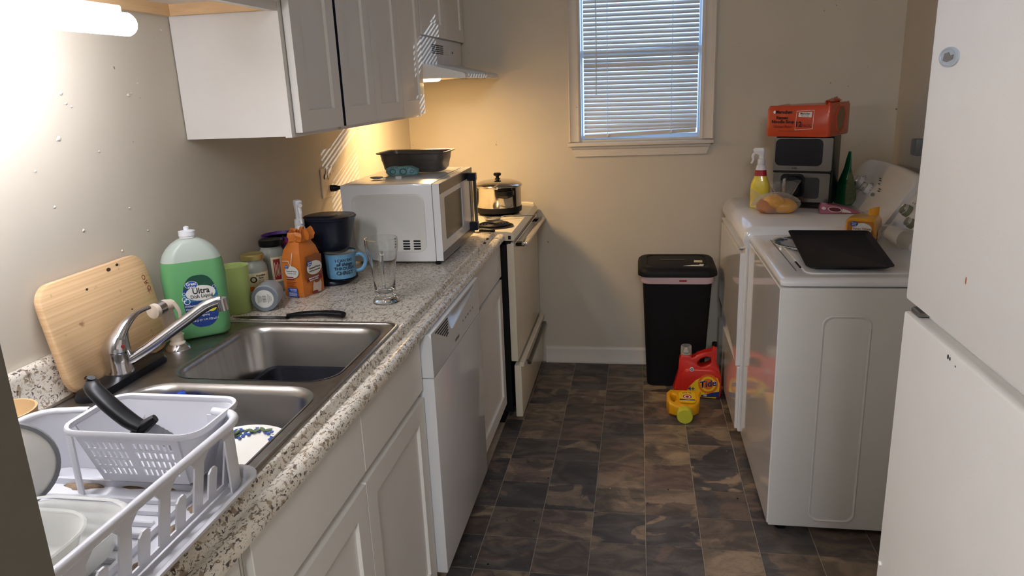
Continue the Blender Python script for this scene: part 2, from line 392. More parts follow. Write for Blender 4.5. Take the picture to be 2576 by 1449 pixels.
# floor with its tiles
fl = struct('floor', B(-.1, WX+.1, YN, D+.12, -.08, -.0015), 'grout')
TS = .184; GX = 1.2339; GY = 3.1113
tm = None
for i in range(-5, 7):
    for j in range(-5, 13):
        x0 = GX+i*TS; y0 = GY-j*TS
        a0, a1 = max(x0, .60), min(x0+TS, WX); b0, b1 = max(y0, .95), min(y0+TS, D)
        if a1-a0 < .02 or b1-b0 < .02: continue
        if j > 12: continue
        if (a0 > 1.66 and b0 > 2.32): continue
        full = (a1-a0 > TS-.001 and b1-b0 > TS-.001)
        if full and tm:
            o = bpy.data.objects.new('tile', tm); C.objects.link(o); o.parent = fl
        else:
            g = .0011
            o = obj('tile', B(-(a1-a0)/2+g, (a1-a0)/2-g, -(b1-b0)/2+g, (b1-b0)/2-g, -.004, 0, bev=.0008), 'slate', fl, 0)
            if full: tm = o.data
        o.location = ((a0+a1)/2, (b0+b1)/2, random.uniform(-.0003, .0003)); 
struct('wall_left', B(-.12, 0, YN, D+.12, 0, CH), 'wall_paint')
for (y, z_, r_) in ((1.398,1.436,.007),(1.428,1.528,.006),(1.438,1.507,.004),(1.452,1.50,.003),(1.643,1.520,.005),(1.654,1.524,.003),(1.577,1.260,.003),(1.319,1.378,.003),(1.630,1.195,.003),(1.684,1.547,.003),(1.526,1.167,.003),(1.813,1.678,.005),(1.417,1.237,.004),(1.35,1.30,.003),(1.51,1.40,.0025)):
    bm = NB(); loft(bm, [[Vector((t, y+r_*q*math.cos(a)*(1+.3*math.sin(2*a+y*9)), z_+r_*q*.8*math.sin(a)*(1+.3*math.sin(3*a+z_*7)))) for a in [2*PI*u/10 for u in range(10)]] for q, t in ((1, .0002), (.8, .0018), (.4, .0026))])
    obj('paint_chip', bm, 'trim_white', bpy.data.objects['wall_left'], 60)
rgf = random.Random(21)
for i in range(46):
    if i < 26: x, y = rgf.uniform(.60, .86), rgf.uniform(1.6, 3.6)
    else: x, y = rgf.uniform(.9, 1.6), rgf.uniform(1.7, 3.7)
    r_ = rgf.uniform(.0015, .0040); bm = NB()
    loft(bm, [[Vector((x+r_*q*math.cos(a)*(1+.3*math.sin(2*a+i)), y+r_*q*math.sin(a)*1.3, t)) for a in [2*PI*u/7 for u in range(7)]] for q, t in ((1, .0006), (.7, .002))])
    obj('crumb', bm, ('food_scrap', 'black_matte', 'label_white')[i % 3 if i % 5 == 0 else i % 2], fl, 0)
WZ1 = 2.12; WXA, WXB, WZ0 = .905, 1.512, 1.212
struct('wall_back', holed(NB(), rect2(0, WX, 0, CH), [rect2(WXA, WXB, WZ0, WZ1)], lambda a, b, t: Vector((a, t, b)), D, D+.12), 'wall_paint', smooth=0)
struct('wall_right', B(WX, WX+.12, YN, D+.12, 0, CH), 'wall_paint')
struct('ceiling', B(-.12, WX+.12, YN, D+.12, CH, CH+.1), 'ceiling_paint')
struct('wall_near', B(0, .728, .33, .452, 0, CH), 'wall_shaded')
struct('wall_rear', B(-.12, WX+.12, YN-.12, YN, 0, CH), 'wall_shaded')
# baseboard on the back wall
bb = NB()
prof = [(0, 0), (-.018, 0), (-.018, .012), (-.013, .02), (-.012, .075), (-.009, .088), (-.004, .094), (0, .094)]
loft(bb, [[Vector((x, D+p[0], p[1])) for p in prof] for x in (.70, WX)])
struct('baseboard_back', bb, 'trim_white')

# window: casing, stool, apron, sash, panes
wn = struct('window_1', holed(NB(), rect2(WXA-.0, WXB+.0, WZ0, WZ1), [rect2(WXA+.008, WXB-.008, WZ0+.008, WZ1-.01)], lambda a, b, t: Vector((a, t, b)), D-.001, D+.12), 'trim_white', smooth=0)
def casing(x0, x1, flip):
    p2 = [(0, 0), (0, .012), (.006, .015), (.012, .012), (.040, .016), (.047, .022), (.052, .018), (.052, 0)]
    w0 = (x1-x0)/.052
    pts = [((x0+p[0]*w0) if not flip else (x1-p[0]*w0), D-p[1]) for p in p2]
    return loft(NB(), [[Vector((a, b, z)) for a, b in pts] for z in (WZ0, WZ1+.05)])
struct('window_casing', casing(.852, .907, True), 'trim_white', wn)
struct('window_casing', casing(1.510, 1.572, False), 'trim_white', wn)
struct('window_casing', B(.852, 1.572, D-.018, D, WZ1, WZ1+.06, bev=.004), 'trim_white', wn)
struct('window_sill', B(.845, 1.572, D-.045, D+.02, 1.190, 1.208, bev=.005, seg=2), 'trim_white', wn)
ap = NB()
ap_prof = [(0, 1.19), (-.018, 1.19), (-.022, 1.178), (-.014, 1.17), (-.012, 1.142), (-.016, 1.137), (0, 1.135)]
rings = []
for s_, x in ((0, .858), (1, 1.56)):
    rings.append([Vector((x+(.022*(1.19-p[1])/.055)*(1 if s_ == 0 else -1), D+p[0], p[1])) for p in ap_prof])
struct('window_apron', loft(ap, rings), 'trim_white', wn)
for z0_, z1_, yy in ((WZ0+.01, 1.66, .055), (1.63, WZ1-.01, .085)):
    struct('window_sash', holed(NB(), rect2(WXA+.008, WXB-.008, z0_, z1_), [rect2(WXA+.015, WXB-.015, z0_+.016, z1_-.035)], fXZ, D+yy, D+yy+.025), 'blind_vinyl', wn, smooth=0)
    struct('window_pane', B(WXA+.014, WXB-.014, D+yy+.010, D+yy+.014, z0_+.015, z1_-.034), 'window_glass', wn, smooth=0)

# mini blind: every slat a part
bl = wthing('window_blind', 'off-white mini blind with closed slats hanging in the window above the bin', 'blind', (1.208, D+.03, 1.25))
XA, XB = .928, 1.491
obj('head_rail', B(XA, XB, D+.012, D+.04, WZ1-.045, WZ1-.012, bev=.002), 'blind_slat', bl)
pitch = .0216; z = 1.262; k = 0
while z < WZ1-.05:
    sag = max(0, (1.50-z))*.03 if z < 1.5 else 0
    tilt = R(48) if abs(z-1.578) > .011 else R(72)
    bm = NB(); rings = []
    wobble = random.uniform(-1, 1)*.0008
    for x in (XA, (XA+XB)/2, XB):
        zz = z+wobble*((x-XA)/(XB-XA)-.5)+(x-XA)/(XB-XA)*(-.006+.018*math.exp(-(z-1.262)/.03)); rg = []
        for q in (-1, -.5, 0, .5, 1):
            a_ = q*.0122; c_ = .0016*(1-q*q)
            # outside edge high, room edge low
            rg.append(Vector((x, D+.026+a_*math.cos(tilt)-c_*math.sin(tilt), zz+a_*math.sin(tilt)+c_*math.cos(tilt))))
        for q in (1, .5, 0, -.5, -1):
            a_ = q*.0122; c_ = .0016*(1-q*q)-.0005
            rg.append(Vector((x, D+.026+a_*math.cos(tilt)-c_*math.sin(tilt), zz+a_*math.sin(tilt)+c_*math.cos(tilt))))
        rings.append(rg)
    obj('slat', loft(bm, rings), 'blind_slat', bl)
    z += pitch
bm = NB()
rb = [[Vector((x, D+.026+dy, zc+dz)) for dy, dz in ((-.012, -.006), (.012, -.006), (.012, .008), (-.012, .008))] for x, zc in ((XA+.002, 1.232), (XB-.004, 1.250))]
obj('bottom_rail', loft(bm, rb), 'blind_slat', bl)
bm = NB()
rb = [[Vector((x, D+.024+dy, zc+dz)) for dy, dz in ((-.012, -.004), (.012, .001), (.012, .004), (-.012, 0))] for x, zc in ((XA+.002, 1.243), (XB-.004, 1.262))]
obj('slat', loft(bm, rb), 'blind_slat', bl)
for xx, zc in ((1.047, 1.24), (1.365, 1.25)):
    obj('ladder_cord', tube(NB(), [(xx, D+.014, zc), (xx-.001, D+.013, WZ1-.03)], .0014, 6), 'blind_vinyl', bl)
    obj('cord_tassel', tube(NB(), [(xx, D+.012, zc+.008), (xx+.003, D+.008, zc-.002), (xx-.003, D+.010, zc-.010)], [.003, .007, .003], 8), 'label_white', bl)
obj('tilt_wand', tube(NB(), [(.991, D+.004, 1.444), (.993, D+.004, 1.7), (.990, D+.006, WZ1-.05)], .0036, 6), 'frost_clear', bl)

# ================================================================ LEFT RUN
# countertop
ct = wthing('countertop', 'speckled granite-look laminate countertop with rolled front edge and backsplash', 'countertop', (.32, 1.75, .876))
bm = NB()
holed(bm, rect2(.0, .585, .455, 3.045), [rr(.515, .795, .06, 5, .3125, 1.337)], fXY, .876, .914)
obj('worktop', bm, 'granite', ct)
nose = [(.584, .876), (.584, .914), (.590, .9148), (.5965, .9140), (.6005, .9105), (.6025, .9030), (.6045, .8955), (.6085, .8930), (.614, .8945), (.622, .8960), (.630, .8945), (.636, .8900), (.640, .884), (.641, .880), (.641, .872), (.636, .872)]
obj('front_edge', loft(NB(), [[Vector((x, y, z_)) for x, z_ in nose] for y in (.455, 3.045)]), 'granite', ct, smooth=50)
bsp = [(.001, .9145), (.001, 1.008), (.012, 1.010), (.019, 1.004), (.021, .995), (.021, .93), (.030, .9145)]
obj('backsplash', loft(NB(), [[Vector((x, y, z_)) for x, z_ in bsp] for y in (.455, 3.045)]), 'granite', ct, smooth=50)

def shaker(parent, name, x, y0, y1, z0, z1, rail=.056, m='cabinet_white', label=None, th=.019):
    """shaker door facing +x"""
    bm = NB()
    holed(bm, rect2(y0, y1, z0, z1), [rect2(y0+rail, y1-rail, z0+rail, z1-rail)], fYZ, x, x+th)
    o = obj(name, bm, m, parent, 0, label)
    obj('panel', B(x+.002, x+th-.009, y0+rail-.004, y1-rail+.004, z0+rail-.004, z1-rail+.004), m, o, 0)
    return o
def slabfront(parent, name, x, y0, y1, z0, z1, th=.019):
    return obj(name, B(x, x+th, y0, y1, z0, z1, bev=.0015), 'cabinet_white', parent)

sc = wthing('sink_base_cabinet', 'white shaker sink base cabinet with two false fronts under the sink', 'cabinet', (.3, 1.35, 0))
obj('body', holed(NB(), rect2(.885, 1.80, .10, .70), [], fYZ, .02, .603), 'cabinet_white', sc, 0)
obj('front_frame', holed(NB(), rect2(.885, 1.80, .10, .875), [rect2(.93, 1.76, .745, .85)], fYZ, .585, .606), 'cabinet_white', sc, 0)
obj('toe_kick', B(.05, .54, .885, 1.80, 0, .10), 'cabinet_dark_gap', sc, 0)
slabfront(sc, 'false_front', .606, .890, 1.350, .714, .862)
slabfront(sc, 'false_front', .606, 1.3525, 1.797, .714, .862)
shaker(sc, 'door', .606, .890, 1.342, .115, .690)
shaker(sc, 'door', .606, 1.3465, 1.797, .115, .692)
nc = wthing('base_cabinet', 'white base cabinet with drawer left of the sink cabinet, nearest the camera', 'cabinet', (.3, .67, 0))
obj('body', B(.02, .606, .455, .880, .10, .875), 'cabinet_white', nc, 0)
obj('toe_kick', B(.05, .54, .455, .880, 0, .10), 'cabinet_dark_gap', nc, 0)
slabfront(nc, 'drawer', .606, .46, .855, .714, .862)
shaker(nc, 'door', .606, .46, .855, .115, .690)
fc = wthing('base_cabinet', 'narrow white shaker base cabinet with drawer between dishwasher and stove', 'cabinet', (.3, 2.74, 0))
obj('body', B(.02, .600, 2.425, 3.04, .10, .875), 'cabinet_white', fc, 0)
obj('toe_kick', B(.05, .54, 2.425, 3.04, 0, .10), 'cabinet_white', fc, 0)
slabfront(fc, 'drawer', .602, 2.44, 3.03, .712, .866)
shaker(fc, 'door', .602, 2.44, 3.03, .115, .698)

# dishwasher
dw = wthing('dishwasher', 'white built-in dishwasher with curved pocket handle and slotted vent', 'dishwasher', (.3, 2.1, 0))
obj('tub', B(.03, .60, 1.808, 2.415, .10, .872), 'appliance_side', dw, 0)
obj('toe_panel', B(.05, .56, 1.808, 2.415, 0.0, .10), 'black_matte', dw, 0)
DX = .655
obj('door', B(.60, DX, 1.808, 2.415, .125, .742, bev=.006, seg=2), 'appliance_white', dw)
bm = NB()
cp = rect2(1.808, 2.415, .745, .870)
def ph_(t): return .058*(min(1, t/.12)**.6)*(1-t)**.75+.002
pocket = [(1.99+.36*i/20, .862-ph_(i/20)) for i in range(21)]+[(2.352, .864), (1.99, .864)]
holed(bm, cp, [pocket], fYZ, .60, DX)
cpn = obj('control_panel', bm, 'appliance_white', dw, 0)
rings = []
for i in range(25):
    t = i/24; y = 1.988+.364*t; h = ph_(t)+.002
    rings.append([Vector((DX-.003-.030*math.sin(PI*q/8), y, .864-h*q/8)) for q in range(9)]+[Vector((.603, y, .864-h*(8-q)/8)) for q in range(9)])
obj('pocket_handle', loft(NB(), rings), 'appliance_white', cpn, 60)
for i in range(6):
    zz = .860-.0085*i; ys = 1.850+.022*i
    obj('vent_slot', tube(NB(), [(DX+.0002, ys, zz-.001*i), (DX+.0002, 1.982, zz)], .0019, 6), 'black_matte', cpn)
for i, y in enumerate((2.17, 2.205, 2.24, 2.275, 2.31)):
    patch('button', ell(.006, .0035, 12, y, .792), fYZ, 'ink_grey', cpn, t0=DX+.0002)
patch('badge', rect2(2.06, 2.11, .760, .768), fYZ, 'ink_grey', cpn, t0=DX+.0002)

# sink
sk = wthing('kitchen_sink', 'stainless double-bowl drop-in sink set in the speckled countertop', 'sink', (.31, 1.34, .915))
ZD = .9185
fb = rr(.385, .360, .065, 8, .372, 1.540)      # far bowl opening
nb = rr(.405, .390, .075, 8, .360, 1.133)      # near bowl opening
out_ = rr(.560, .842, .03, 6, .3125, 1.337)
bm = NB()
holed(bm, out_, [fb, nb], fXY, ZD-.0025, ZD)
obj('deck', bm, 'steel_dirty', sk, 0)
def fr(w0, d0, r0, w1, d1, r1, z0, z1):
    return [rz(rr(w0, d0, r0, 6, .3125, 1.337), z0), rz(rr(w1, d1, r1, 6, .3125, 1.337), z1)]
bm = NB()
loft(bm, [rz(rr(a, b, c_, 6, .3125, 1.337), z_) for a, b, c_, z_ in ((.560, .842, .03, .9145), (.558, .840, .03, .9205), (.552, .834, .029, .9225), (.540, .822, .028, .9215), (.536, .818, .027, .9190), (.536, .818, .027, .9170))], False, False)
obj('raised_rim', bm, 'steel', sk, 60)
def bowl(cx, cy, w_, d_, r_, zb):
    bm = NB()
    L_ = [(0, ZD, 0), (-.003, ZD+.0012, 0), (.003, ZD-.001, 0), (.007, ZD-.006, 0), (.010, ZD-.016, 0), (.022, zb+.03, 0), (.030, zb+.012, 0), (.05, zb+.002, 0), (.09, zb, 0)]
    loft(bm, [rz(rr(w_-2*o, d_-2*o, max(r_-o*.3, .02), 8, cx, cy), z_) for o, z_, _ in L_], False, True)
    return bm
b1 = obj('bowl', bowl(.372, 1.540, .385, .360, .065, .748), 'steel', sk, 50)
b2 = obj('bowl', bowl(.360, 1.133, .405, .390, .075, .748), 'steel', sk, 50)
for (cx, cy, p_) in ((.372, 1.54, b1), (.36, 1.133, b2)):
    obj('drain', lathe(NB(), [(.045, 0), (.043, .003), (.034, .002), (.03, -.001), (.001, -.001)], 24, cx, cy, True, True, .7495), 'chrome', p_)

# faucet with its long black base plate
fa = wthing('kitchen_faucet', 'chrome single-lever kitchen faucet with low swivel spout on the sink deck', 'faucet', (.082, 1.345, ZD))
FX, FY = .084, 1.345
bm = NB()
loft(bm, [rz(rr(a, b, a/2, 8, FX+.005, FY), z_) for a, b, z_ in ((.066, .262, ZD), (.066, .262, ZD+.006), (.058, .25, ZD+.015), (.04, .20, ZD+.017))])
obj('base_plate', bm, 'black_plastic', fa, 50, 'dark base plate')
bm = NB()
lathe(bm, [(.030, 0), (.030, .006), (.028, .010), (.0275, .046), (.0275, .050), (.028, .052)], 32, FX, FY, True, True, ZD+.016)
obj('body', bm, 'chrome', fa)
zb = ZD+.068
# dome, leaning into the lever
bm = NB(); rings = []
for i in range(9):
    t = i/8; r_ = .0285*(1-.55*t**1.6)
    rings.append(ring(FX+.012*t**2, FY+.018*t**2, zb+.050*t, r_, 24))
loft(bm, rings)
obj('dome', bm, 'chrome', fa, 60)
lv = spline([(FX+.004, FY+.004, zb+.026), (FX+.014, FY+.024, zb+.052), (FX+.020, FY+.058, zb+.066), (FX+.034, FY+.086, zb+.071)], 6)
obj('lever', tube(NB(), lv, [.024, .016, .0085, .006], 14, flat=.7), 'chrome', fa, 60)
patch('temperature_dot', ell(.004, .004, 14), frame_fn((FX+.0262, FY-.010, zb+.012), (.5, .86, 0), (0, 0, 1)), 'maroon', fa, th=.001)
spt = spline([(FX+.014, FY+.006, ZD+.038), (FX+.060, FY+.032, ZD+.066), (FX+.125, FY+.070, ZD+.112), (FX+.170, FY+.092, ZD+.143), (FX+.200, FY+.106, ZD+.152)], 6)
obj('spout', tube(NB(), spt, [.0125, .0125, .0125, .0125, .0115], 16), 'chrome', fa, 60)
obj('aerator', tube(NB(), [(FX+.198, FY+.105, ZD+.156), (FX+.200, FY+.106, ZD+.128)], [.0125, .0135, .0135, .012], 16), 'chrome', fa)
# side sprayer
sp = wthing('side_sprayer', 'ivory plastic side sprayer standing in its holder beside the faucet', 'sprayer', (.092, 1.54, ZD))
SX, SY = .094, 1.540
obj('escutcheon', lathe(NB(), [(.030, 0), (.028, .006), (.020, .012), (.018, .014)], 24, SX, SY, True, True, ZD), 'chrome', sp)
obj('holder', lathe(NB(), [(.0185, 0), (.0185, .004), (.015, .008), (.016, .020), (.018, .024), (.014, .024)], 24, SX, SY, True, True, ZD+.012), 'ivory', sp)
hd = spline([(SX, SY, ZD+.03), (SX-.002, SY-.012, ZD+.065), (SX+.006, SY-.03, ZD+.10), (SX+.014, SY-.040, ZD+.122)], 5)
obj('handle', tube(NB(), hd, [.014, .018, .017, .014], 14, flat=.9), 'ivory', sp, 60)
obj('grip_rib', tube(NB(), [(SX, SY-.004, ZD+.045), (SX-.001, SY-.007, ZD+.060)], [.0175, .0187], 16), 'ivory', sp)
hx = Vector((SX+.014, SY-.040, ZD+.122)); dd = Vector((-.10, -.985, -.05)).normalized()
obj('spray_head', tube(NB(), [hx-dd*.018+Vector((0, 0, -.004)), hx+dd*.004, hx+dd*.010], [.013, .0155, .0150], 18), 'ivory', sp, 50)
obj('chrome_band', tube(NB(), [hx+dd*.010, hx+dd*.032], .0155, 18), 'chrome', sp)
obj('nozzle', tube(NB(), [hx+dd*.032, hx+dd*.044], [.017, .017], 18), 'ivory', sp)
obj('trigger', tube(NB(), spline([hx+Vector((.012, .01, .006)), hx+Vector((.020, .018, -.02)), hx+Vector((.014, .022, -.05))], 4), [.005, .005, .003], 8), 'ivory', sp)

# items in the bowls
bp = wthing('baking_pan', 'burnt black rectangular baking pan lying in the far sink bowl', 'pan', (.38, 1.58, .752))
bm = NB()
W_ = [(.24, .19, .02, .756), (.27, .225, .025, .812), (.286, .24, .028, .815), (.286, .24, .028, .8125), (.268, .222, .024, .811), (.236, .186, .02, .759)]
loft(bm, [rz(rr(a, b, c_, 5, .385, 1.580), z_) for a, b, c_, z_ in W_], True, True)
pn = obj('pan_body', bm, 'black_nonstick', bp, 50)
obj('burnt_residue', holed(NB(), rr(.20, .12, .04, 5, .40, 1.560), [], fXY, .7592, .7606), 'burnt', bp, 0)
rg = random.Random(3)
cl_ = wthing('dishcloth', 'blue dishcloth bunched in the far corner of the near sink bowl', 'cloth', (.23, 1.27, .76))
bm = NB(); rings = []
for i in range(10):
    t = i/9
    rings.append([Vector((.235+(.062-.02*t)*math.cos(a)*(1+.25*math.sin(3*a+i)), 1.262+(.04-.022*t)*math.sin(a)*(1+.2*math.sin(5*a+2*i))+.022*t, .752+.150*t+.006*math.sin(4*a+i))) for a in [2*PI*q/22 for q in range(22)]])
loft(bm, rings)
obj('cloth_body', bm, 'cloth_blue', cl_, 80)
bm = NB(); loft(bm, [[Vector((.262+.018*(1-.7*t)*math.cos(a), 1.288+.012*math.sin(a), .895+.022*t)) for a in [2*PI*q/10 for q in range(10)]] for t in (0, .5, 1)])
obj('cloth_tip', bm, 'cloth_blue', cl_, 80)
single('table_knife', tube(NB(), spline([(.235, 1.06, .757), (.282, 1.18, .83), (.345, 1.302, .904)], 4), [.004, .006, .004, .003], 8, flat=.4), 'blade', 'steel table knife leaning up out of the near sink bowl', 'knife')
def plate(name, label, loc, r, tilt_axis, tilt, petals=14, group=None):
    p = thing(name, label, 'plate', loc)
    rotm = Matrix.Rotation(tilt, 4, Vector(tilt_axis).normalized())
    bm = xf(lathe(NB(), [(r*.55, 0), (r*.6, .003), (r*.78, .010), (r, .020), (r+.001, .022), (r*.78, .0135), (r*.62, .006), (.001, .004)], 48), rotm)
    b = obj('dish', bm, 'ceramic', p, 50)
    bm1 = NB(); bm2 = NB()
    for i in range(petals):
        a = 2*PI*i/petals+rg.uniform(-.1, .1); rad = r*rg.uniform(.80, .93); h = .0145+(rad/r-.79)/.21*.0085
        for k2 in range(5):
            b_ = 2*PI*k2/5; cx, cy = rad*math.cos(a)+.007*math.cos(b_), rad*math.sin(a)+.007*math.sin(b_)
            lathe(bm1, [(.0042, 0), (.0042, .0006)], 7, cx, cy, True, True, h-.0002)
        a2 = a+PI/petals; rad2 = r*rg.uniform(.82, .92)
        for q in (-1, 1):
            cx, cy = rad2*math.cos(a2+q*.05), rad2*math.sin(a2+q*.05)
            loft(bm2, [[Vector((cx+.010*math.cos(t)*math.cos(a2+q)-.004*math.sin(t)*math.sin(a2+q), cy+.010*math.cos(t)*math.sin(a2+q)+.004*math.sin(t)*math.cos(a2+q), h+z_)) for t in [2*PI*u/8 for u in range(8)]] for z_ in (0.0008, .0018)])
    obj('flower_print', xf(bm1, rotm), 'floral_blue', p, 0)
    obj('leaf_print', xf(bm2, rotm), 'floral_green', p, 0)
    return p
plate('dinner_plate', 'white plate with blue flower rim tilted in the near sink bowl', (.435, 1.175, .800), .125, (1, .15, 0), R(12), 40)

# ================================================================ drying rack
tr = wthing('drain_tray', 'white ribbed plastic drain tray under the dish rack overhanging the counter', 'tray', (.42, .71, .9235))
bm = NB()
TX, TY = .426, .722; TW, TD = .396, .488
ZT = .924
Lr = [(0.0, ZT+.016, 0), (0, ZT+.020, 0), (.005, ZT+.021, 0), (.010, ZT+.018, 0), (.014, ZT+.007, 0), (.020, ZT+.006, 0)]
loft(bm, [rz(rr(TW-.03, TD-.03, .03, 6, TX, TY), ZT)]+[rz(rr(TW-2*o, TD-2*o, .04-o*.5, 6, TX, TY), z_) for o, z_, _ in Lr], True, True)
obj('tray_body', bm, 'rack_plastic', tr, 50)
for i in range(13):
    y = .865-i*.0275
    obj('tray_rib', B(.262, .535, y-.003, y+.003, ZT+.0055, ZT+.015, bev=.0015), 'rack_plastic', tr)
bm = NB()
holed(bm, rr(.30, .42, .02, 5, .398, .70), [rr(.288, .408, .015, 5, .398, .70)], fXY, ZT+.0055, ZT+.016)
obj('inner_border', bm, 'rack_plastic', tr, 0)
for i, (x, y, a, b) in enumerate([(.43, .915, .045, .012), (.35, .90, .03, .01), (.50, .91, .02, .009), (.565, .80, .008, .02), (.57, .72, .008, .018), (.565, .86, .010, .012), (.56, .64, .008, .02)]):
    bm = NB(); loft(bm, [[Vector((x+a*s_*math.cos(t)*(1+.25*math.sin(4*t+i)), y+b*s_*math.sin(t)*(1+.3*math.sin(3*t+i)), ZT+.0062+z_)) for t in [2*PI*u/16 for u in range(16)]] for s_, z_ in ((1, 0), (.8, .003), (.4, .004))])
    obj('food_scum', bm, 'food_scrap', tr, 60)

rk = wthing('dish_rack', 'white plastic dish rack with slotted side and built-in cutlery basket', 'rack', (.42, .71, .932))
RX0, RX1, RY0, RY1, RZ0, RZ1 = .250, .606, .487, .957, .932, 1.038
def inset_pt(a, b, t): return a, b, t
# slotted front side (faces the room), tabs standing in each opening
holes = []
n_op = 5; y_ = .915
for i in range(n_op):
    yb = .905-i*.078; ya = yb-.056           # opening between ya and yb
    tb0, tb1 = ya+.015, ya+.036; tz = RZ0+.058
    holes.append([(ya, RZ0+.012), (tb0, RZ0+.012), (tb0, tz-.006), (tb0+.006, tz), (tb1-.006, tz), (tb1, tz-.006), (tb1, RZ0+.012), (yb, RZ0+.012), (yb, RZ1-.024), (yb-.012, RZ1-.011), (ya+.012, RZ1-.011), (ya, RZ1-.024)])
bm = NB()
def side_fn(a, b, t): return Vector((.583+t+(b-RZ0)*.19, a, b))
holed(bm, rect2(RY0+.03, RY1-.035, RZ0+.002, RZ1-.003), holes, side_fn, -.0015, .0015)
obj('slotted_side', bm, 'rack_plastic', rk, 30)
# back side and rounded corners, far end wall
def wall_run(pts, z0, z1, th=.003, lean=0.):
    bm = NB(); rings = []
    for i, p in enumerate(pts):
        q0 = Vector(pts[max(i-1, 0)]); q1 = Vector(pts[min(i+1, len(pts)-1)]); d_ = (q1-q0).normalized(); nn = Vector((d_.y, -d_.x))
        a = Vector(p); zt = z1(i/(len(pts)-1)) if callable(z1) else z1
        rings.append([Vector((a.x-nn.x*th/2, a.y-nn.y*th/2, z0)), Vector((a.x+nn.x*th/2, a.y+nn.y*th/2, z0)), Vector((a.x+nn.x*(th/2+lean), a.y+nn.y*(th/2+lean), zt)), Vector((a.x-nn.x*(th/2-lean), a.y-nn.y*(th/2-lean), zt))])
    return loft(bm, rings)
def arc(cx, cy, r, a0, a1, n=7): return [(cx+r*math.cos(R(a0+(a1-a0)*i/(n-1))), cy+r*math.sin(R(a0+(a1-a0)*i/(n-1)))) for i in range(n)]
c_ne = arc(RX1-.042, RY1-.040, .036, 0, 90)
obj('corner_wall', wall_run([(RX1-.006, RY1-.055)]+c_ne, RZ0, RZ1-.003), 'rack_plastic', rk, 60)
obj('end_wall', wall_run([(RX1-.042, RY1-.004), (.545, RY1-.004)], RZ0, RZ1-.003), 'rack_plastic', rk, 60)
c_nw = arc(RX0+.052, RY1-.055, .045, 90, 180)
pts = [(.345, RY1-.010), (.32, RY1-.010)]+c_nw+[(RX0+.007, .80), (RX0+.007, .60), (RX0+.007, RY0+.05)]
obj('back_wall', wall_run(pts, RZ0+.004, RZ1-.006), 'rack_plastic', rk, 60)
obj('near_wall', wall_run([(RX0+.03, RY0+.006), (RX1-.03, RY0+.006)], RZ0, RZ1-.003), 'rack_plastic', rk, 60)
# rim: thick rounded rail
rim = [(RX1, RY0+.03, RZ1), (RX1, .70, RZ1), (RX1, .86, RZ1), (RX1, RY1-.045, RZ1)]+[(x+.004, y+.003, RZ1) for x, y in c_ne[1:-1]]+[(RX1-.045, RY1, RZ1), (.553, RY1+.001, RZ1)]
obj('rim', tube(NB(), rim, .0068, 12), 'rack_plastic', rk, 60)
rim2 = [(.343, RY1-.006, RZ1-.002), (.32, RY1-.006, RZ1-.003)]+[(x-.002, y+.002, RZ1-.004) for x, y in c_nw]+[(RX0+.003, .80, RZ1-.004), (RX0+.003, .60, RZ1-.004), (RX0+.004, RY0+.05, RZ1-.004), (RX0+.03, RY0, RZ1-.002), (RX1-.03, RY0, RZ1), (RX1, RY0+.03, RZ1)]
obj('rim', tube(NB(), rim2, .0055, 10), 'rack_plastic', rk, 60)
for x, y in ((RX1-.02, RY1-.03), (RX0+.03, RY1-.04), (RX1-.02, RY0+.03), (RX0+.03, RY0+.04)):
    obj('foot', tube(NB(), [(x, y, ZT+.0065), (x, y, RZ0+.006)], .010, 12), 'rack_plastic', rk)
# cutlery basket: tapered box with perforated near wall
bx0, bx1, by0, by1 = .352, .578, .862, 1.000
def brim(z_, o=0., r_=.035):
    w_, d_ = bx1-bx0-2*o, by1-by0-2*o
    return rz(rr(w_, d_, max(r_-o*.4, .012), 7, (bx0+bx1)/2, (by0+by1)/2), z_)
bm = NB()
ro = [(.0, 1.041), (.004, 1.043), (.007, 1.041)]
def brr(w_, d_, r_, z_, sh=0.): return rz(rr(w_, d_, r_, 7, (bx0+bx1)/2+.004, (by0+by1)/2+sh), z_)
BW, BD = bx1-bx0, by1-by0
# rim and three solid walls (left, right, far): built as ring sectors; the near wall is the perforated panel
loft(bm, [brr(BW, BD, .032, 1.036), brr(BW+.004, BD+.004, .034, 1.041), brr(BW, BD, .032, 1.0455), brr(BW-.010, BD-.010, .028, 1.044), brr(BW-.012, BD-.012, .026, 1.037), brr(BW-.006, BD-.006, .029, 1.034), brr(BW, BD, .032, 1.036)], False, False)
basket = obj('cutlery_basket', bm, 'rack_plastic', rk, 60)
def basket_wall(sel):
    top = rr(BW-.008, BD-.008, .03, 7, (bx0+bx1)/2+.004, (by0+by1)/2); bot = rr(BW-.075, BD-.050, .018, 7, (bx0+bx1)/2+.004, (by0+by1)/2+.006)
    n = len(top); bm = NB()
    idx = [i for i in sel]
    for th in (0,):
        rings = []
        for i in idx:
            a = Vector((*top[i % n], 1.037)); b = Vector((*bot[i % n], .950)); c0 = Vector(((bx0+bx1)/2, (by0+by1)/2, a.z)); d_ = (c0-a); d_.z = 0; d_ = d_.normalized()*.0025
            rings.append([a, b, b+d_, a+d_])
        loft(bm, rings)
    return bm
obj('basket_wall', basket_wall(list(range(28-7, 28))+list(range(0, 28-13))), 'rack_plastic', basket, 60)
bot = rr(BW-.074, BD-.049, .018, 7, (bx0+bx1)/2+.004, (by0+by1)/2+.006)
obj('basket_floor', holed(NB(), bot, [], fXY, .948, .951), 'rack_plastic', basket, 0)
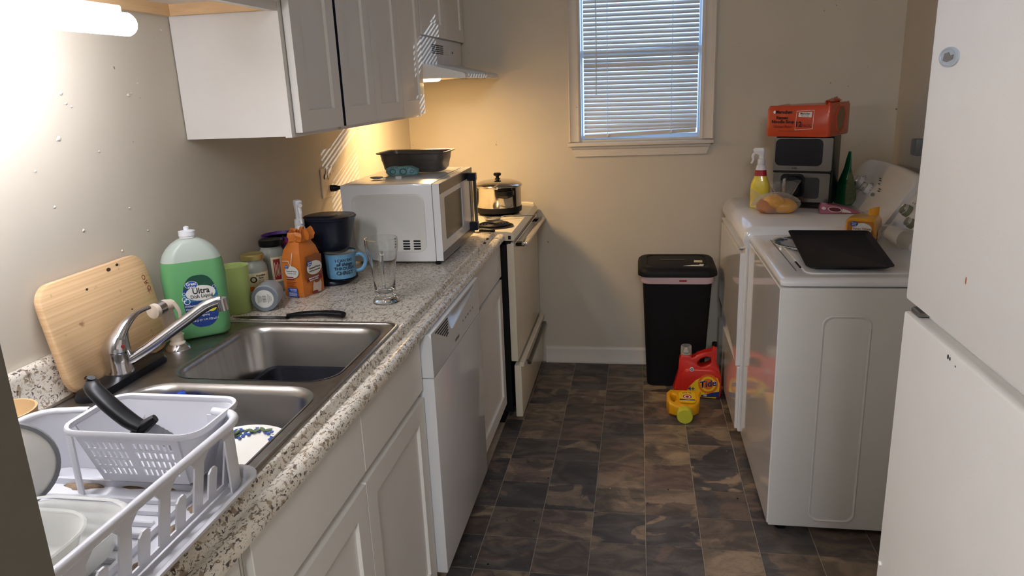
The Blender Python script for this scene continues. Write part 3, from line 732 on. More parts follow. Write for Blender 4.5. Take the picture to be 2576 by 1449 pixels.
# near wall
nx0, nx1 = bx0+.004+.034, bx1+.004-.034
A0 = Vector((0, by0+.004, 1.037)); 
def near_fn(a, b, t):   # a: x, b: 0 (bottom) .. 1 (top)
    y = (by0+.031)*(1-b)+(by0+.004)*b; z_ = .950+(1.037-.950)*b
    xm = (bx0+bx1)/2+.004; return Vector((xm+(a-xm)*(.86+.14*b), y-t, z_))
holes = []
for gx0 in (.395, .475):
    for c_ in range(7):
        for r_ in range(4):
            xx = gx0+c_*.0098; bb_ = .17+r_*.19
            holes.append(rect2(xx, xx+.0055, bb_, bb_+.135))
bm = NB(); holed(bm, rect2(bx0+.034, bx1-.026, 0, 1), holes, near_fn, 0, .0025)
obj('perforated_wall', bm, 'rack_plastic', basket, 0)
obj('basket_leg', wall_run(arc(bx0+.036, by0+.036, .034, 190, 260, 6), .938, 1.037), 'rack_plastic', basket, 60)

# bread knife standing in the basket
kn = wthing('bread_knife', 'serrated knife with black handle standing in the cutlery basket', 'knife', (.45, .93, .955))
hp = spline([(.388, .918, 1.098), (.398, .905, 1.094), (.430, .893, 1.075), (.465, .884, 1.055), (.488, .880, 1.046)], 5)
obj('handle', tube(NB(), hp, [.010, .0125, .0135, .013, .011], 14, flat=.75), 'black_plastic', kn, 60)
obj('guard', tube(NB(), spline([(.474, .874, 1.034), (.488, .882, 1.046), (.505, .889, 1.058)], 4), [.007, .010, .006], 10), 'black_plastic', kn, 60)
obj('pommel', tube(NB(), [(.382, .915, 1.088), (.390, .914, 1.108)], [.009, .006], 10), 'black_plastic', kn, 60)
bm = NB()
p0 = Vector((.485, .886, 1.044)); p1 = Vector((.548, .905, .992)); up_ = Vector((.45, .1, .6)).normalized()*.013
e = []
for i in range(25):
    t = i/24; q = p0.lerp(p1, t); e.append(q+up_*(1-.6*t**3)+(Vector((0, 0, .0012)) if i % 2 else Vector((0, 0, 0))))
lo = [p0.lerp(p1, i/24)-up_ for i in range(25)]
th_ = Vector((-.1, .9, 0)).normalized()*.001
loft(bm, [[e[i], lo[i], lo[i]+th_, e[i]+th_] for i in range(25)])
obj('blade', bm, 'blade', kn, 0)

# plate lid at the left, containers
pl = wthing('serving_plate', 'white round plate with grey rim standing upright at the left of the dish rack', 'plate', (.285, .80, .94))
pf = frame_fn((.318, .80, 1.015), (.75, .66, 0), (0, 0, 1))
def disc(rad, th, t0): 
    bm = NB(); loft(bm, [[pf(r_*math.cos(a), r_*math.sin(a)*.96, t) for a in [2*PI*q/40 for q in range(40)]] for r_, t in ((rad-.002, t0), (rad, t0+th/2), (rad-.002, t0+th))]); return bm
obj('dish', disc(.068, .004, .0), 'ceramic', pl, 50)
bm = NB(); loft(bm, [[pf(r_*math.cos(a), r_*math.sin(a)*.96, t) for a in [2*PI*q/40 for q in range(41)]] for r_, t in ((.0665, -.001), (.072, -.001), (.072, .006), (.0665, .006), (.0665, -.001))], False, False)
obj('rim', bm, 'plate_grey_rim', pl, 50)
wb = wthing('wooden_bowl', 'small tan wooden bowl behind the dish rack by the backsplash', 'bowl', (.09, 1.02, .915))
obj('bowl_body', lathe(NB(), [(.03, 0), (.045, .02), (.055, .045), (.058, .070), (.054, .070), (.042, .03), (.02, .01)], 30, .085, 1.035, True, True, .9145), 'beige_ply', wb, 50)
for i, (dx, dy, dz, sc_) in enumerate(((0, 0, 0, 1.), (-.010, -.014, .006, .80))):
    ccx, ccy = .455+dx, .655+dy
    fcn = wthing('food_container', ('clear plastic food container lying in the dish rack, the lower one' if i == 0 else 'clear plastic food container nested inside another in the dish rack'), 'container', (ccx, ccy, .94))
    z0 = ZT+.0165+dz
    def rc(w_, d_, r_, z_): return rz(rr(w_*sc_, d_*sc_, r_, 7, ccx, ccy), z_)
    bm = NB()
    loft(bm, [rc(.150, .20, .045, z0), rc(.162, .215, .05, z0+.006), rc(.185, .245, .058, z0+.040), rc(.188, .25, .058, z0+.044), rc(.180, .241, .056, z0+.042), rc(.157, .210, .048, z0+.009), rc(.146, .196, .043, z0+.003)], True, True)
    obj('container_body', bm, 'frost_clear', fcn, 50)
    bm = NB(); loft(bm, [rc(.194, .256, .060, z0+.045), rc(.200, .262, .062, z0+.047), rc(.194, .256, .06, z0+.049), rc(.186, .248, .057, z0+.047), rc(.194, .256, .060, z0+.045)], False, False)
    obj('container_rim', bm, 'frost_clear', fcn, 60)

# ================================================================ things on the counter
cb = wthing('cutting_board', 'bamboo cutting board with rounded corners leaning against the wall behind the faucet', 'cutting board', (.05, 1.40, .92))
ang = math.atan2(.040, .235)
def board_fn(a, b, t):   # a along y, b up the board, t thickness outwards
    return Vector((.062-b*math.sin(ang)+t*math.cos(ang), a, .9215+b*math.cos(ang)+t*math.sin(ang)))
o2 = rr(.335, .238, .045, 8, 1.402, .119)
bm = NB(); loft(bm, [[board_fn(a, b, t) for a, b in rr(.335-2*q, .238-2*q, .045, 8, 1.398, .119)] for q, t in ((.003, -.018), (0, -.015), (0, -.003), (.003, 0))])
obj('board', bm, 'bamboo', cb, 50)
f_b = lambda a, b, t: board_fn(1.545+a*.25-b*.97, .165-a*.97-b*.25, t)
text('ORO', .017, f_b, 'maroon', cb, t0=.0002, th=.0003, spacing=1.3)
for (yy, bb_, r_) in ((1.29, .020, .010), (1.275, .028, .006), (1.47, .228, .005), (1.44, .224, .007), (1.36, .20, .004), (1.47, .12, .003)):
    patch('stain', ell(r_, r_*.6, 10, yy, bb_), board_fn, 'burnt', cb, t0=.0002, th=.0003)

# dish soap bottle
SC = Vector((.098, 1.640, .9230)); SA = R(38)
sb = thing('dish_soap_bottle', 'big green dish liquid bottle with translucent cap standing behind the sink', 'bottle', SC, SA)
sec = [(0, .138, .066, .028), (.006, .152, .076, .032), (.03, .158, .082, .034), (.09, .165, .082, .034), (.15, .170, .080, .034), (.185, .164, .078, .034), (.197, .158, .076, .034)]
sec2 = [(.197, .158, .076, .034), (.213, .145, .071, .033), (.228, .122, .064, .030), (.240, .092, .055, .026), (.248, .060, .044, .02), (.252, .038, .036, .018)]
obj('liquid_body', loft(NB(), [rz(rr(w_, d_, r_, 8), z_) for z_, w_, d_, r_ in [(a, b*.89, c_*.9, e_*.9) for a, b, c_, e_ in sec]]), 'soap_green', sb, 60, 'green liquid filled part')
obj('shoulder', loft(NB(), [rz(rr(w_, d_, r_, 8), z_) for z_, w_, d_, r_ in [(a, b*.89, c_*.9, e_*.9) for a, b, c_, e_ in sec2]]), 'soap_clear', sb, 60, 'empty pale translucent shoulder')
obj('cap', lathe(NB(), [(.019, .252), (.019, .256), (.020, .257), (.020, .268), (.012, .270), (.007, .271), (.0065, .278), (.003, .280)], 24), 'white_plastic', sb)
LF = lambda a, b, t: Vector((a*.92, -.0366-t, b))
lab = []
for i in range(40):
    a = 2*PI*i/40; ca, sa = math.cos(a), math.sin(a)
    lab.append((.006+.044*abs(ca)**.75*(1 if ca > 0 else -1), .095+.067*abs(sa)**.85*(1 if sa > 0 else -1)))
patch('label', lab, LF, 'label_blue', sb, t0=.0004, th=.0006)
def clip(poly, lo, hi): return [(a, min(max(b, lo), hi)) for a, b in poly]
patch('label_band', [p for p in lab if p[1] >= .122]+[], LF, 'label_green', sb, t0=.0011, th=.0003)
patch('label_band', [(a*1.0, b) for a, b in lab if .088 <= b <= .128], LF, 'label_teal', sb, t0=.0012, th=.0003)
patch('label_oval', ell(.0375, .0195, 30, .008, .116), LF, 'label_white', sb, t0=.0016, th=.0004)
patch('logo_oval', ell(.0165, .0095, 24, -.013, .139), LF, 'ink_white', sb, t0=.0021, th=.0002)
patch('logo_oval', ell(.0155, .0087, 24, -.013, .139), LF, 'logo_blue', sb, t0=.0023, th=.0003)
off = lambda f, a0, b0, t_=0.: (lambda a, b, t: f(a+a0, b+b0, t+t_))
text('Great', .0105, off(LF, -.013, .1415), 'ink_white', sb, t0=.0028, bold=.02)
text('Value', .0085, off(LF, -.013, .1335), 'ink_white', sb, t0=.0028, bold=.02)
text('Ultra', .021, off(LF, .009, .1215), 'ink', sb, t0=.0022, bold=.015)
text('Dish Liquid', .0125, off(LF, .009, .108), 'ink', sb, t0=.0022, bold=.005)
text('Antibacterial', .007, off(LF, -.018, .086), 'ink_white', sb, t0=.0018)
text('Hand Soap', .007, off(LF, -.020, .078), 'ink_white', sb, t0=.0018)
text('Grease\nfighting', .007, off(LF, .012, .062), 'ink_white', sb, t0=.0018)
patch('drop_mark', ell(.0065, .0065, 16, -.010, .060), LF, 'ink_white', sb, t0=.0014, th=.0003)
patch('apple_print', ell(.013, .011, 20, .030, .076), LF, 'cap_lime', sb, t0=.0016, th=.0003)
text('75 FL OZ (2 QT 11 FL OZ) 2.21 L', .0066, off(LF, .004, .046), 'ink_white', sb, t0=.0018, bold=.012, xs=.86)
for cx_, cy_, r_ in ((-.035, .105, .006), (-.029, .098, .008), (-.034, .118, .004), (.043, .128, .004), (.041, .118, .003)):
    bm = holed(NB(), ell(r_, r_, 16, cx_, cy_), [ell(r_*.8, r_*.8, 16, cx_, cy_)], LF, .0014, .0017)
    obj('bubble_print', bm, 'ink_white', sb, 0)

def cup_wall(prof_out, th=.002, n=40):
    """open vessel: outer profile then the inner one back down"""
    inn = [(max(r-th, .0005), z_+(th if i == 0 else 0)) for i, (r, z_) in enumerate(prof_out)]
    return lathe(NB(), prof_out+inn[::-1], n, cap0=True, cap1=True)
t = thing('plastic_cup', 'tall lime green translucent plastic cup beside the dish soap bottle', 'cup', (.082, 1.853, .9145))
obj('cup_body', cup_wall([(.032, 0), (.034, .004), (.0375, .10), (.039, .134), (.0398, .136)]), 'lime_cup', t, 50)
# grey tumbler lying on its side
tb = bpy.data.objects.new('tumbler', None); C.objects.link(tb); tb['label'] = 'grey metal tumbler lying on its side with a barcode sticker on its base'; tb['category'] = 'tumbler'
p0 = Vector((.160, 1.858, .9145+.0375)); ax = Vector((-.24, .94, -.015)).normalized()
tb.location = p0; tb.rotation_mode = 'QUATERNION'; tb.rotation_quaternion = ax.to_track_quat('Z', 'Y')
obj('cup_body', lathe(NB(), [(.028, 0), (.034, .001), (.0375, .006), (.0378, .010), (.0370, .06), (.034, .085), (.030, .100), (.028, .100), (.026, .09), (.001, .02)], 36), 'grey_plastic', tb, 50)
obj('base_ring', lathe(NB(), [(.036, .0005), (.0365, -.0010), (.031, -.0016), (.028, -.0012)], 36, cap1=True), 'grey_base', tb)
TBF = lambda a, b, t: Vector((a, b, -.0016-t))
qi = tb.rotation_quaternion.inverted(); upl = qi @ Vector((0, 0, 1)); upl.z = 0; upl.normalize(); rtl = Vector((0, 0, -1)).cross(upl)*-1
TBF = lambda a, b, t: rtl*a+upl*b+Vector((0, 0, -.0016-t))
patch('sticker', ell(.026, .026, 32), TBF, 'label_white', tb, t0=0.0001, th=.0004)
for i, w_ in enumerate((.0012, .0006, .0016, .0008, .0012, .0006, .0014)):
    patch('barcode_bar', rect2(-.0055, .0055, -.009+i*.0028, -.009+i*.0028+w_), TBF, 'ink', tb, t0=.0006, th=.0002)
for i in range(5):
    patch('print_line', rect2(-.018+i*.0024, -.0172+i*.0024, -.012+i*.001, .012-i*.001), TBF, 'ink_grey', tb, t0=.0006, th=.0002)
    patch('print_line', rect2(.009+i*.0024, .0098+i*.0024, -.014+i*.002, .014-i*.002), TBF, 'ink_grey', tb, t0=.0006, th=.0002)

def cylfn(r, z0=0., a0=0.):
    """wrap a flat layout onto a cylinder facing angle a0"""
    return lambda a, b, t: Vector(((r+t)*math.cos(a0+a/r), (r+t)*math.sin(a0+a/r), z0+b))
def cylpatch(name, r, a0, a1, z0, z1, m, parent, t0=.0003, n=14, taper=None):
    bm = NB(); rings = []
    for i in range(n+1):
        a = a0+(a1-a0)*i/n; ca, sa = math.cos(a), math.sin(a)
        r1 = r; r2 = r if taper is None else taper
        rings.append([Vector(((r1+t0)*ca, (r1+t0)*sa, z0)), Vector(((r1+t0+.0005)*ca, (r1+t0+.0005)*sa, z0)), Vector(((r2+t0+.0005)*ca, (r2+t0+.0005)*sa, z1)), Vector(((r2+t0)*ca, (r2+t0)*sa, z1))])
    return obj(name, loft(bm, rings), m, parent, 60)
VA = lambda x, y: math.atan2(-y, 1.2-x)
# jar 1: gold lid, cream label
j = thing('glass_jar', 'empty glass jar with gold lid and cream nutrition label', 'jar', (.064, 1.990, .9145))
obj('jar_body', cup_wall([(.030, 0), (.037, .003), (.040, .010), (.040, .092), (.036, .106), (.030, .113), (.030, .124)], .002), 'jar_glass', j, 50)
obj('lid', lathe(NB(), [(.033, .122), (.0335, .124), (.0335, .136), (.031, .139), (.028, .137)], 36), 'gold_lid', j)
a_ = VA(.064, 1.99)
cylpatch('label', .040, a_-1.1, a_+1.25, .028, .086, 'label_cream', j)
text('O', .026, cylfn(.0408, .066, a_-.10), 'ink', j, bold=.02)
text('Nutrition\nFacts', .0075, cylfn(.0408, .074, a_+.45), 'ink', j, bold=.02)
for i in range(7): cylpatch('print_line', .0405, a_+.25, a_+.68-.05*(i % 3), .062-i*.005, .0632-i*.005, 'ink_grey', j, n=5)
cylpatch('label_band', .0405, a_-1.05, a_-.1, .032, .046, 'tide_orange', j, n=8)
# jar 2: black lid, red label with spice
j = thing('spice_jar', 'tall glass spice jar with black lid and red label', 'jar', (.079, 2.082, .9145))
obj('jar_body', cup_wall([(.030, 0), (.036, .004), (.038, .012), (.038, .118), (.034, .132), (.031, .137), (.031, .146)], .002), 'jar_glass', j, 50)
obj('contents', lathe(NB(), [(.034, .004), (.0355, .012), (.0355, .098), (.03, .101)], 28), 'spice', j)
obj('lid', lathe(NB(), [(.0345, .144), (.0355, .146), (.0355, .160), (.032, .163), (.028, .161)], 36), 'black_plastic', j)
a_ = VA(.079, 2.082)
cylpatch('label', .038, a_-.15, a_+1.3, .035, .112, 'label_cream', j)
cylpatch('label_band', .0386, a_+.02, a_+.55, .042, .106, 'label_red', j, n=6)
f0 = cylfn(.0392, .074, a_+.28)
for i in range(4): cylpatch('print_line', .0392, a_+.10+i*.11, a_+.14+i*.11, .052+.004*(i % 2), .096-.006*(i % 2), 'label_cream', j, n=2)
# rainbow cup
j = thing('rainbow_cup', 'rainbow coloured metal cup with flared purple rim behind the jars', 'cup', (.066, 2.179, .9145))
ps = [(.033, 0), (.035, .012), (.037, .055), (.040, .085), (.044, .105), (.050, .120), (.056, .132), (.059, .150), (.061, .160)]
for a, b, m_, nm in ((0, 2, 'rain_blue', 'lower_band'), (2, 3, 'magenta', 'magenta_band'), (3, 4, 'rain_yellow', 'yellow_band'), (4, 5, 'rain_green', 'green_band'), (5, 6, 'rain_blue', 'blue_band'), (6, 7, 'magenta', 'magenta_band'), (7, 8, 'purple', 'rim_band')):
    pp = ps[a:b+1]; obj(nm, lathe(NB(), pp+[(r-.002, z_) for r, z_ in pp[::-1]], 40), m_, j, 50)
# white spray bottle behind the bag
j = thing('spray_bottle', 'white trigger spray bottle standing behind the orange coffee bag', 'bottle', (.160, 2.129, .9145), R(-50))
obj('bottle_body', lathe(NB(), [(.024, 0), (.0265, .006), (.0265, .11), (.025, .14), (.021, .17), (.016, .19), (.013, .20)], 28), 'white_plastic', j, 50)
obj('collar', lathe(NB(), [(.015, .198), (.0155, .200), (.0145, .215), (.012, .218)], 20), 'white_plastic', j)
obj('neck', loft(NB(), [rz(rr(a, b, .005, 4, c_, 0), z_) for z_, a, b, c_ in ((.215, .020, .018, 0), (.235, .019, .017, 0), (.252, .028, .019, .002), (.262, .034, .021, .004), (.272, .036, .022, .006), (.277, .030, .018, .006))]), 'white_plastic', j)
obj('nozzle', tube(NB(), [(.022, 0, .264), (.034, 0, .263)], [.008, .0065], 12), 'white_plastic', j)
obj('trigger', tube(NB(), spline([(.018, 0, .255), (.026, 0, .238), (.023, 0, .220), (.028, 0, .205)], 4), [.006, .005, .004], 8), 'white_plastic', j)

# coffee bag
cbg = wthing('coffee_bag', 'orange ground coffee bag with crumpled folded top in front of the coffee maker', 'bag', (.185, 2.05, .9145))
f1 = Vector((.1465, 2.012)); f2 = Vector((.2135, 1.997)); f3 = Vector((.2375, 2.088)); f4 = Vector((.170, 2.102))
base = [f1, f2, f3, f4]
def lvl(z_, s_, sh=(0, 0), tw=0.):
    c0 = sum(base, Vector((0, 0)))/4; out = []
    n = 6
    for i in range(4):
        a, b = base[i], base[(i+1) % 4]
        for q in range(n):
            p = a.lerp(b, q/n); bul = .004*math.sin(PI*q/n)*(1 if z_ > .93 else .3)
            d_ = (p-c0); d_ = d_*s_+d_.normalized()*bul
            out.append(Vector((c0.x+d_.x+sh[0], c0.y+d_.y+sh[1], z_)))
    return out
LV = [lvl(.9148, .95), lvl(.919, 1.), lvl(.96, 1.02, (-.001, 0)), lvl(1.00, 1.0, (-.002, 0)), lvl(1.035, .96, (-.003, .002)), lvl(1.058, .82, (-.004, .004)), lvl(1.076, .60, (-.004, .006)), lvl(1.088, .50, (-.003, .008))]
obj('bag_body', loft(NB(), LV), 'bag_orange', cbg, 40)
bm = NB(); rg2 = random.Random(5)
for k2, (zz, s_) in enumerate(((1.082, .52), (1.092, .60), (1.100, .56), (1.108, .62), (1.112, .5))):
    pass
rings = []
for zz, s_, am in ((1.078, .56, .0), (1.084, .66, .004), (1.092, .62, .006), (1.102, .66, .008), (1.112, .60, .008), (1.110, .45, .006), (1.100, .35, .004)):
    rings.append([Vector((p.x+am*math.sin(i*2.3)+(.012 if zz > 1.09 else .004)*.3, p.y+am*math.cos(i*1.7), p.z+am*math.sin(i*1.9)*.8)) for i, p in enumerate(lvl(zz, s_, (-.001, .006)))])
loft(bm, rings); obj('folded_top', bm, 'bag_orange', cbg, 30)
obj('tin_tie', tube(NB(), spline([(.155, 2.012, 1.082), (.163, 2.008, 1.090), (.158, 2.016, 1.100)], 4), .004, 6, flat=.5), 'black_plastic', cbg)
# left face print (normal about -y), right face print (normal about +x)
L_o = (f1+f2)/2; Ld = (f2-f1).normalized(); L_f = frame_fn((L_o.x+.0, L_o.y-.0052, .9145), (Ld.x, Ld.y, 0), (0, 0, 1))
Lf = lambda a, b, t: L_f(a-.0008, b, t+.0006+.0012)
patch('label_oval', ell(.0245, .0185, 28, .003, .079), Lf, 'label_white', cbg)
patch('logo_oval', ell(.0075, .006, 20, -.014, .094), Lf, 'logo_blue', cbg, t0=.0008)
text('Great\nValue', .0045, off(Lf, -.014, .094), 'ink_white', cbg, t0=.0016)
text('Caramel Pecan', .0062, off(Lf, .002, .082), 'ink', cbg, t0=.0008)
text('FLAVORED COFFEE', .0036, off(Lf, .003, .075), 'ink_grey', cbg, t0=.0008)
patch('label_band', rect2(-.019, .007, .055, .065), Lf, 'maroon', cbg, t0=.0002)
text('MEDIUM ROAST', .0036, off(Lf, -.006, .060), 'ink_white', cbg, t0=.001)
for i in range(4): patch('print_line', rect2(-.020, .014-.004*(i % 3), .048-i*.0045, .0490-i*.0045), Lf, 'maroon', cbg)
patch('blue_panel', rect2(-.019, .016, .003, .030), Lf, 'logo_blue', cbg)
text('Great Quality\nGuaranteed', .0045, off(Lf, .002, .024), 'ink_white', cbg, t0=.0008)
for i in range(4): patch('print_line', rect2(-.016, .013, .006+i*.003, .0068+i*.003), Lf, 'ink_white', cbg, t0=.0008)
obj('seam_crease', tube(NB(), [Lf(-.026, .112, .001), Lf(-.006, .113, .001), Lf(.002, .096, .001)], .0009, 5), 'ink_white', cbg)
obj('seam_crease', tube(NB(), [Lf(.010, .138, -.001), Lf(.002, .096, .001)], .0008, 5), 'ink_white', cbg)
R_o = (f2+f3)/2; Rd = (f3-f2).normalized(); R_f = frame_fn((R_o.x, R_o.y, .9145), (Rd.x, Rd.y, 0), (0, 0, 1))
Rf = lambda a, b, t: R_f(a, b, t+.0066)
patch('brown_panel', [(-.040, .055), (.040, .055), (.042, .118), (.02, .125), (-.03, .122)], Rf, 'bag_brown', cbg, t0=-.0018)
patch('label_oval', ell(.034, .021, 28, .004, .083), Rf, 'label_white', cbg, t0=-.0006)
patch('logo_oval', ell(.011, .008, 20, -.018, .099), Rf, 'logo_blue', cbg, t0=.0002)
text('Great\nValue', .006, off(Rf, -.018, .099), 'ink_white', cbg, t0=.001)
text('Caramel Pecan', .0088, off(Rf, .004, .084), 'ink', cbg, t0=.0002)
text('ARTIFICIALLY FLAVORED', .0046, off(Rf, .004, .075), 'ink', cbg, t0=.0002)
patch('label_band', rect2(-.034, .036, .044, .057), Rf, 'maroon', cbg, t0=-.0008)
text('MEDIUM ROAST', .0066, off(Rf, -.004, .0535), 'ink_white', cbg, t0=.0002)
text('GROUND COFFEE', .005, off(Rf, -.004, .0470), 'ink_white', cbg, t0=.0002)
patch('cup_print', [(-.012, .006), (.024, .004), (.030, .030), (.026, .040), (-.004, .042), (-.010, .028)], Rf, 'cream_print', cbg, t0=-.0012)
patch('coffee_print', ell(.013, .004, 16, .010, .039), Rf, 'bag_brown', cbg, t0=-.0004)
patch('bean_print', ell(.014, .005, 16, -.004, .008), Rf, 'maroon', cbg, t0=-.0004)

# coffee maker
cm = wthing('coffee_maker', 'black drip coffee maker standing left of the microwave', 'coffee maker', (.22, 2.22, .9145))
CX, CY = .252, 2.185
obj('base', loft(NB(), [rz(rr(.12, .17, .055, 8, .226, 2.212), z_) for z_ in (.9145, .927)]+[rz(rr(.112, .162, .052, 8, .226, 2.212), .931)]), 'navy_plastic', cm, 50)
obj('column', loft(NB(), [rz(rr(a, b, .03, 8, .178, 2.265), z_) for a, b, z_ in ((.105, .12, .915), (.098, .115, .97), (.10, .12, 1.045), (.11, .135, 1.075))]), 'navy_plastic', cm, 50)
obj('brew_head', loft(NB(), [rz(rr(a, b, r_, 8, cx, cy), z_) for a, b, r_, cx, cy, z_ in ((.085, .085, .042, .240, 2.19, 1.022), (.100, .10, .048, .240, 2.19, 1.030), (.122, .125, .055, .232, 2.20, 1.058), (.148, .15, .058, .218, 2.222, 1.095), (.154, .155, .058, .217, 2.224, 1.115))]), 'navy_plastic', cm, 50)
obj('lid', loft(NB(), [rz(rr(a, b, r_, 8, .217, 2.224), z_) for a, b, r_, z_ in ((.158, .158, .058, 1.115), (.162, .162, .06, 1.119), (.157, .157, .058, 1.124), (.150, .150, .055, 1.126))]), 'navy_plastic', cm, 50)
obj('lid_grip', loft(NB(), [rz(rr(a, b, .02, 6, .20, 2.20), z_) for a, b, z_ in ((.11, .07, 1.125), (.10, .06, 1.1305), (.08, .045, 1.1315))]), 'navy_plastic', cm, 50)
obj('warming_plate', lathe(NB(), [(.052, .0005), (.052, .003), (.049, .0035)], 36, .262, 2.176, z0=.931), 'black_plastic', cm)
# mug
mg = thing('enamel_mug', 'light blue enamel mug with black lettering on the coffee maker plate', 'mug', (.264, 2.172, .9350), 0)
obj('mug_body', cup_wall([(.040, 0), (.044, .002), (.0455, .010), (.0475, .060), (.0490, .080), (.0505, .083)], .002, 48), 'mug_blue', mg, 50)
obj('mug_rim', lathe(NB(), [(.0490, .0815), (.0515, .0825), (.0518, .0845), (.0500, .0855), (.0482, .0840)], 48, cap0=False, cap1=False), 'steel', mg, 60)
obj('mug_inside', lathe(NB(), [(.0465, .08), (.0440, .030), (.040, .004)], 40, cap0=False), 'ceramic', mg, 50)
ha = R(-8)
hpts = spline([(.047, 0, .068), (.062, 0, .072), (.076, 0, .060), (.078, 0, .042), (.066, 0, .022), (.046, 0, .018)], 5)
hm = Matrix.Rotation(ha+R(25), 4, 'Z')
obj('mug_handle', tube(NB(), [hm @ p for p in hpts], .0048, 10, flat=1.3), 'mug_blue', mg, 60)
a_ = VA(.264, 2.172)+.22
for s_, sz, b_, sh in (('I CAN DO', .0125, .062, 0), ('all things', .0150, .050, .3), ('THROUGH', .0135, .0365, 0), ('CHRIST', .0165, .022, 0)):
    text(s_, sz, cylfn(.0483, b_, a_), 'ink', mg, bold=.01, shear=sh)

# beer mug of clear glass
gl = thing('beer_glass', 'empty clear beer glass with handle on the counter before the microwave', 'glass', (.482, 1.962, .9143), 0)
pr = [(.034, 0), (.0375, .002), (.0375, .008), (.031, .018), (.0285, .026), (.030, .035), (.0315, .070), (.0350, .105), (.0425, .140), (.0470, .165), (.0475, .182), (.0465, .190)]
inn = [(.0450, .190), (.0458, .182), (.0452, .166), (.0405, .140), (.0330, .106), (.0292, .072), (.0265, .040), (.018, .030), (.001, .028)]
obj('glass_body', lathe(NB(), pr+inn, 48), 'glass', gl, 60)
va = VA(.482, 1.962)-.05; hm = Matrix.Rotation(va, 4, 'Z')
obj('glass_handle', tube(NB(), [hm @ p for p in spline([(.040, 0, .150), (.056, 0, .160), (.064, 0, .146), (.062, 0, .100), (.050, 0, .062), (.034, 0, .060)], 5)], .0058, 10), 'glass', gl, 60)

# knife on the counter
kf = wthing('chef_knife', 'black kitchen knife lying on the counter behind the sink', 'knife', (.255, 1.795, .915))
bm = NB()
outl = [(.092, 1.7915), (.120, 1.785), (.17, 1.781), (.262, 1.781), (.262, 1.802), (.18, 1.802), (.12, 1.797)]
holed(bm, outl, [], lambda a, b, t: Vector((a, b+.006, t)), .9155, .9172)
obj('blade', bm, 'knife_steel', kf, 0)
obj('handle', tube(NB(), spline([(.255, 1.797, .922), (.30, 1.798, .927), (.35, 1.802, .929), (.400, 1.800, .928), (.418, 1.796, .927)], 5), [.007, .0105, .010, .0125, .011], 14, flat=.8), 'black_plastic', kf, 60)
obj('bolster', tube(NB(), [(.250, 1.796, .9185), (.262, 1.797, .922)], [.004, .008], 10, flat=.6), 'black_plastic', kf)
kf = wthing('paring_knife', 'knife with black handle sticking out from behind the microwave by the stove', 'knife', (.56, 2.85, .915))
obj('handle', tube(NB(), [(.545, 2.985, .924), (.560, 2.985, .925), (.600, 2.97, .925), (.612, 2.965, .924)], [.009, .010, .010, .007], 12, flat=.8), 'black_plastic', kf, 60)
obj('blade', B(.42, .548, 2.975, 2.995, .9160, .9172), 'knife_steel', kf, 0)
for i, (x, y) in enumerate(((.607, 2.84), (.612, 2.76))):
    single('food_crumb', loft(NB(), [ring(x, y, .9145, .006, 8), ring(x+.001, y, .919, .0055, 8, ph=.4), ring(x, y, .921, .002, 8)]), 'burnt', 'small brown crumb on the counter edge, the '+('farther' if i == 0 else 'nearer')+' of two', 'crumb')

# microwave
mw = wthing('microwave', 'white countertop microwave with grey side and dark door window', 'microwave', (.36, 2.67, .9145))
MX0, MX1, MY0, MY1, MZ0, MZ1 = .185, .512, 2.412, 2.925, .9255, 1.197
obj('case', B(MX0, MX1, MY0, MY1, MZ0, MZ1, bev=.006, seg=2), 'appliance_white', mw, 40)
fM = lambda a, b, t: Vector((a, MY0-t, b))
ou = rr(.262, .205, .03, 7, .3525, 1.062); inn_ = rr(.252, .195, .026, 7, .3525, 1.062)
bm = NB(); rings = [[fM(a, b, t) for a, b in rr(.262-2*q, .205-2*q, .03, 7, .3525, 1.062)] for q, t in ((0, -.001), (.002, .0022), (.006, .0022), (.009, .0004))]
loft(bm, rings, False, True); obj('side_panel', bm, 'appliance_side', mw, 50)
for cx in (.410, .448):
    for r_ in range(4):
        obj('vent_slot', tube(NB(), [(cx-.012, MY0-.0008, .972+r_*.0092), (cx+.012, MY0-.0008, .972+r_*.0092)], .0028, 6), 'black_matte', mw)
obj('top_groove', B(.215, .505, 2.425, 2.4275, MZ1-.0005, MZ1+.0006), 'ink_grey', mw, 0)
obj('top_groove', B(MX1-.014, MX1-.0115, 2.43, 2.90, MZ1-.0005, MZ1+.0006), 'ink_grey', mw, 0)
for y in (2.50, 2.80): obj('foot', B(MX1-.03, MX1-.008, y-.01, y+.01, .9143, MZ0+.001, bev=.002), 'black_plastic', mw)
for y in (2.50, 2.80): obj('foot', B(MX0+.02, MX0+.04, y-.01, y+.01, .9143, MZ0+.001, bev=.002), 'black_plastic', mw)
obj('foot', B(MX1-.005, MX1+.012, MY0+.006, MY0+.025, .9143, MZ0+.001, bev=.002), 'black_plastic', mw)
bm = NB(); DM = .538
holed(bm, rect2(MY0+.001, MY1-.001, MZ0+.003, MZ1-.001), [rr(.265, .150, .012, 5, 2.605, 1.066)], fYZ, MX1+.002, DM)
dr = obj('door', bm, 'appliance_white', mw, 0)
obj('door_window', B(MX1+.006, DM-.003, 2.46, 2.752, .985, 1.148), 'mw_window', dr, 0)
obj('door_band', B(DM-.0002, DM+.0014, MY0+.003, MY1-.003, 1.160, MZ1-.003), 'brushed', dr, 0, 'silver grey band along the top')
obj('door_band', B(DM-.0002, DM+.0014, MY0+.003, MY1-.003, MZ0+.005, .958), 'brushed', dr, 0, 'silver grey band along the bottom')
obj('handle', B(DM+.020, DM+.032, 2.845, 2.863, .955, 1.178, bev=.003), 'brushed', dr)
obj('handle_bracket', B(DM, DM+.033, 2.840, 2.868, 1.150, 1.180, bev=.002), 'navy_plastic', dr)
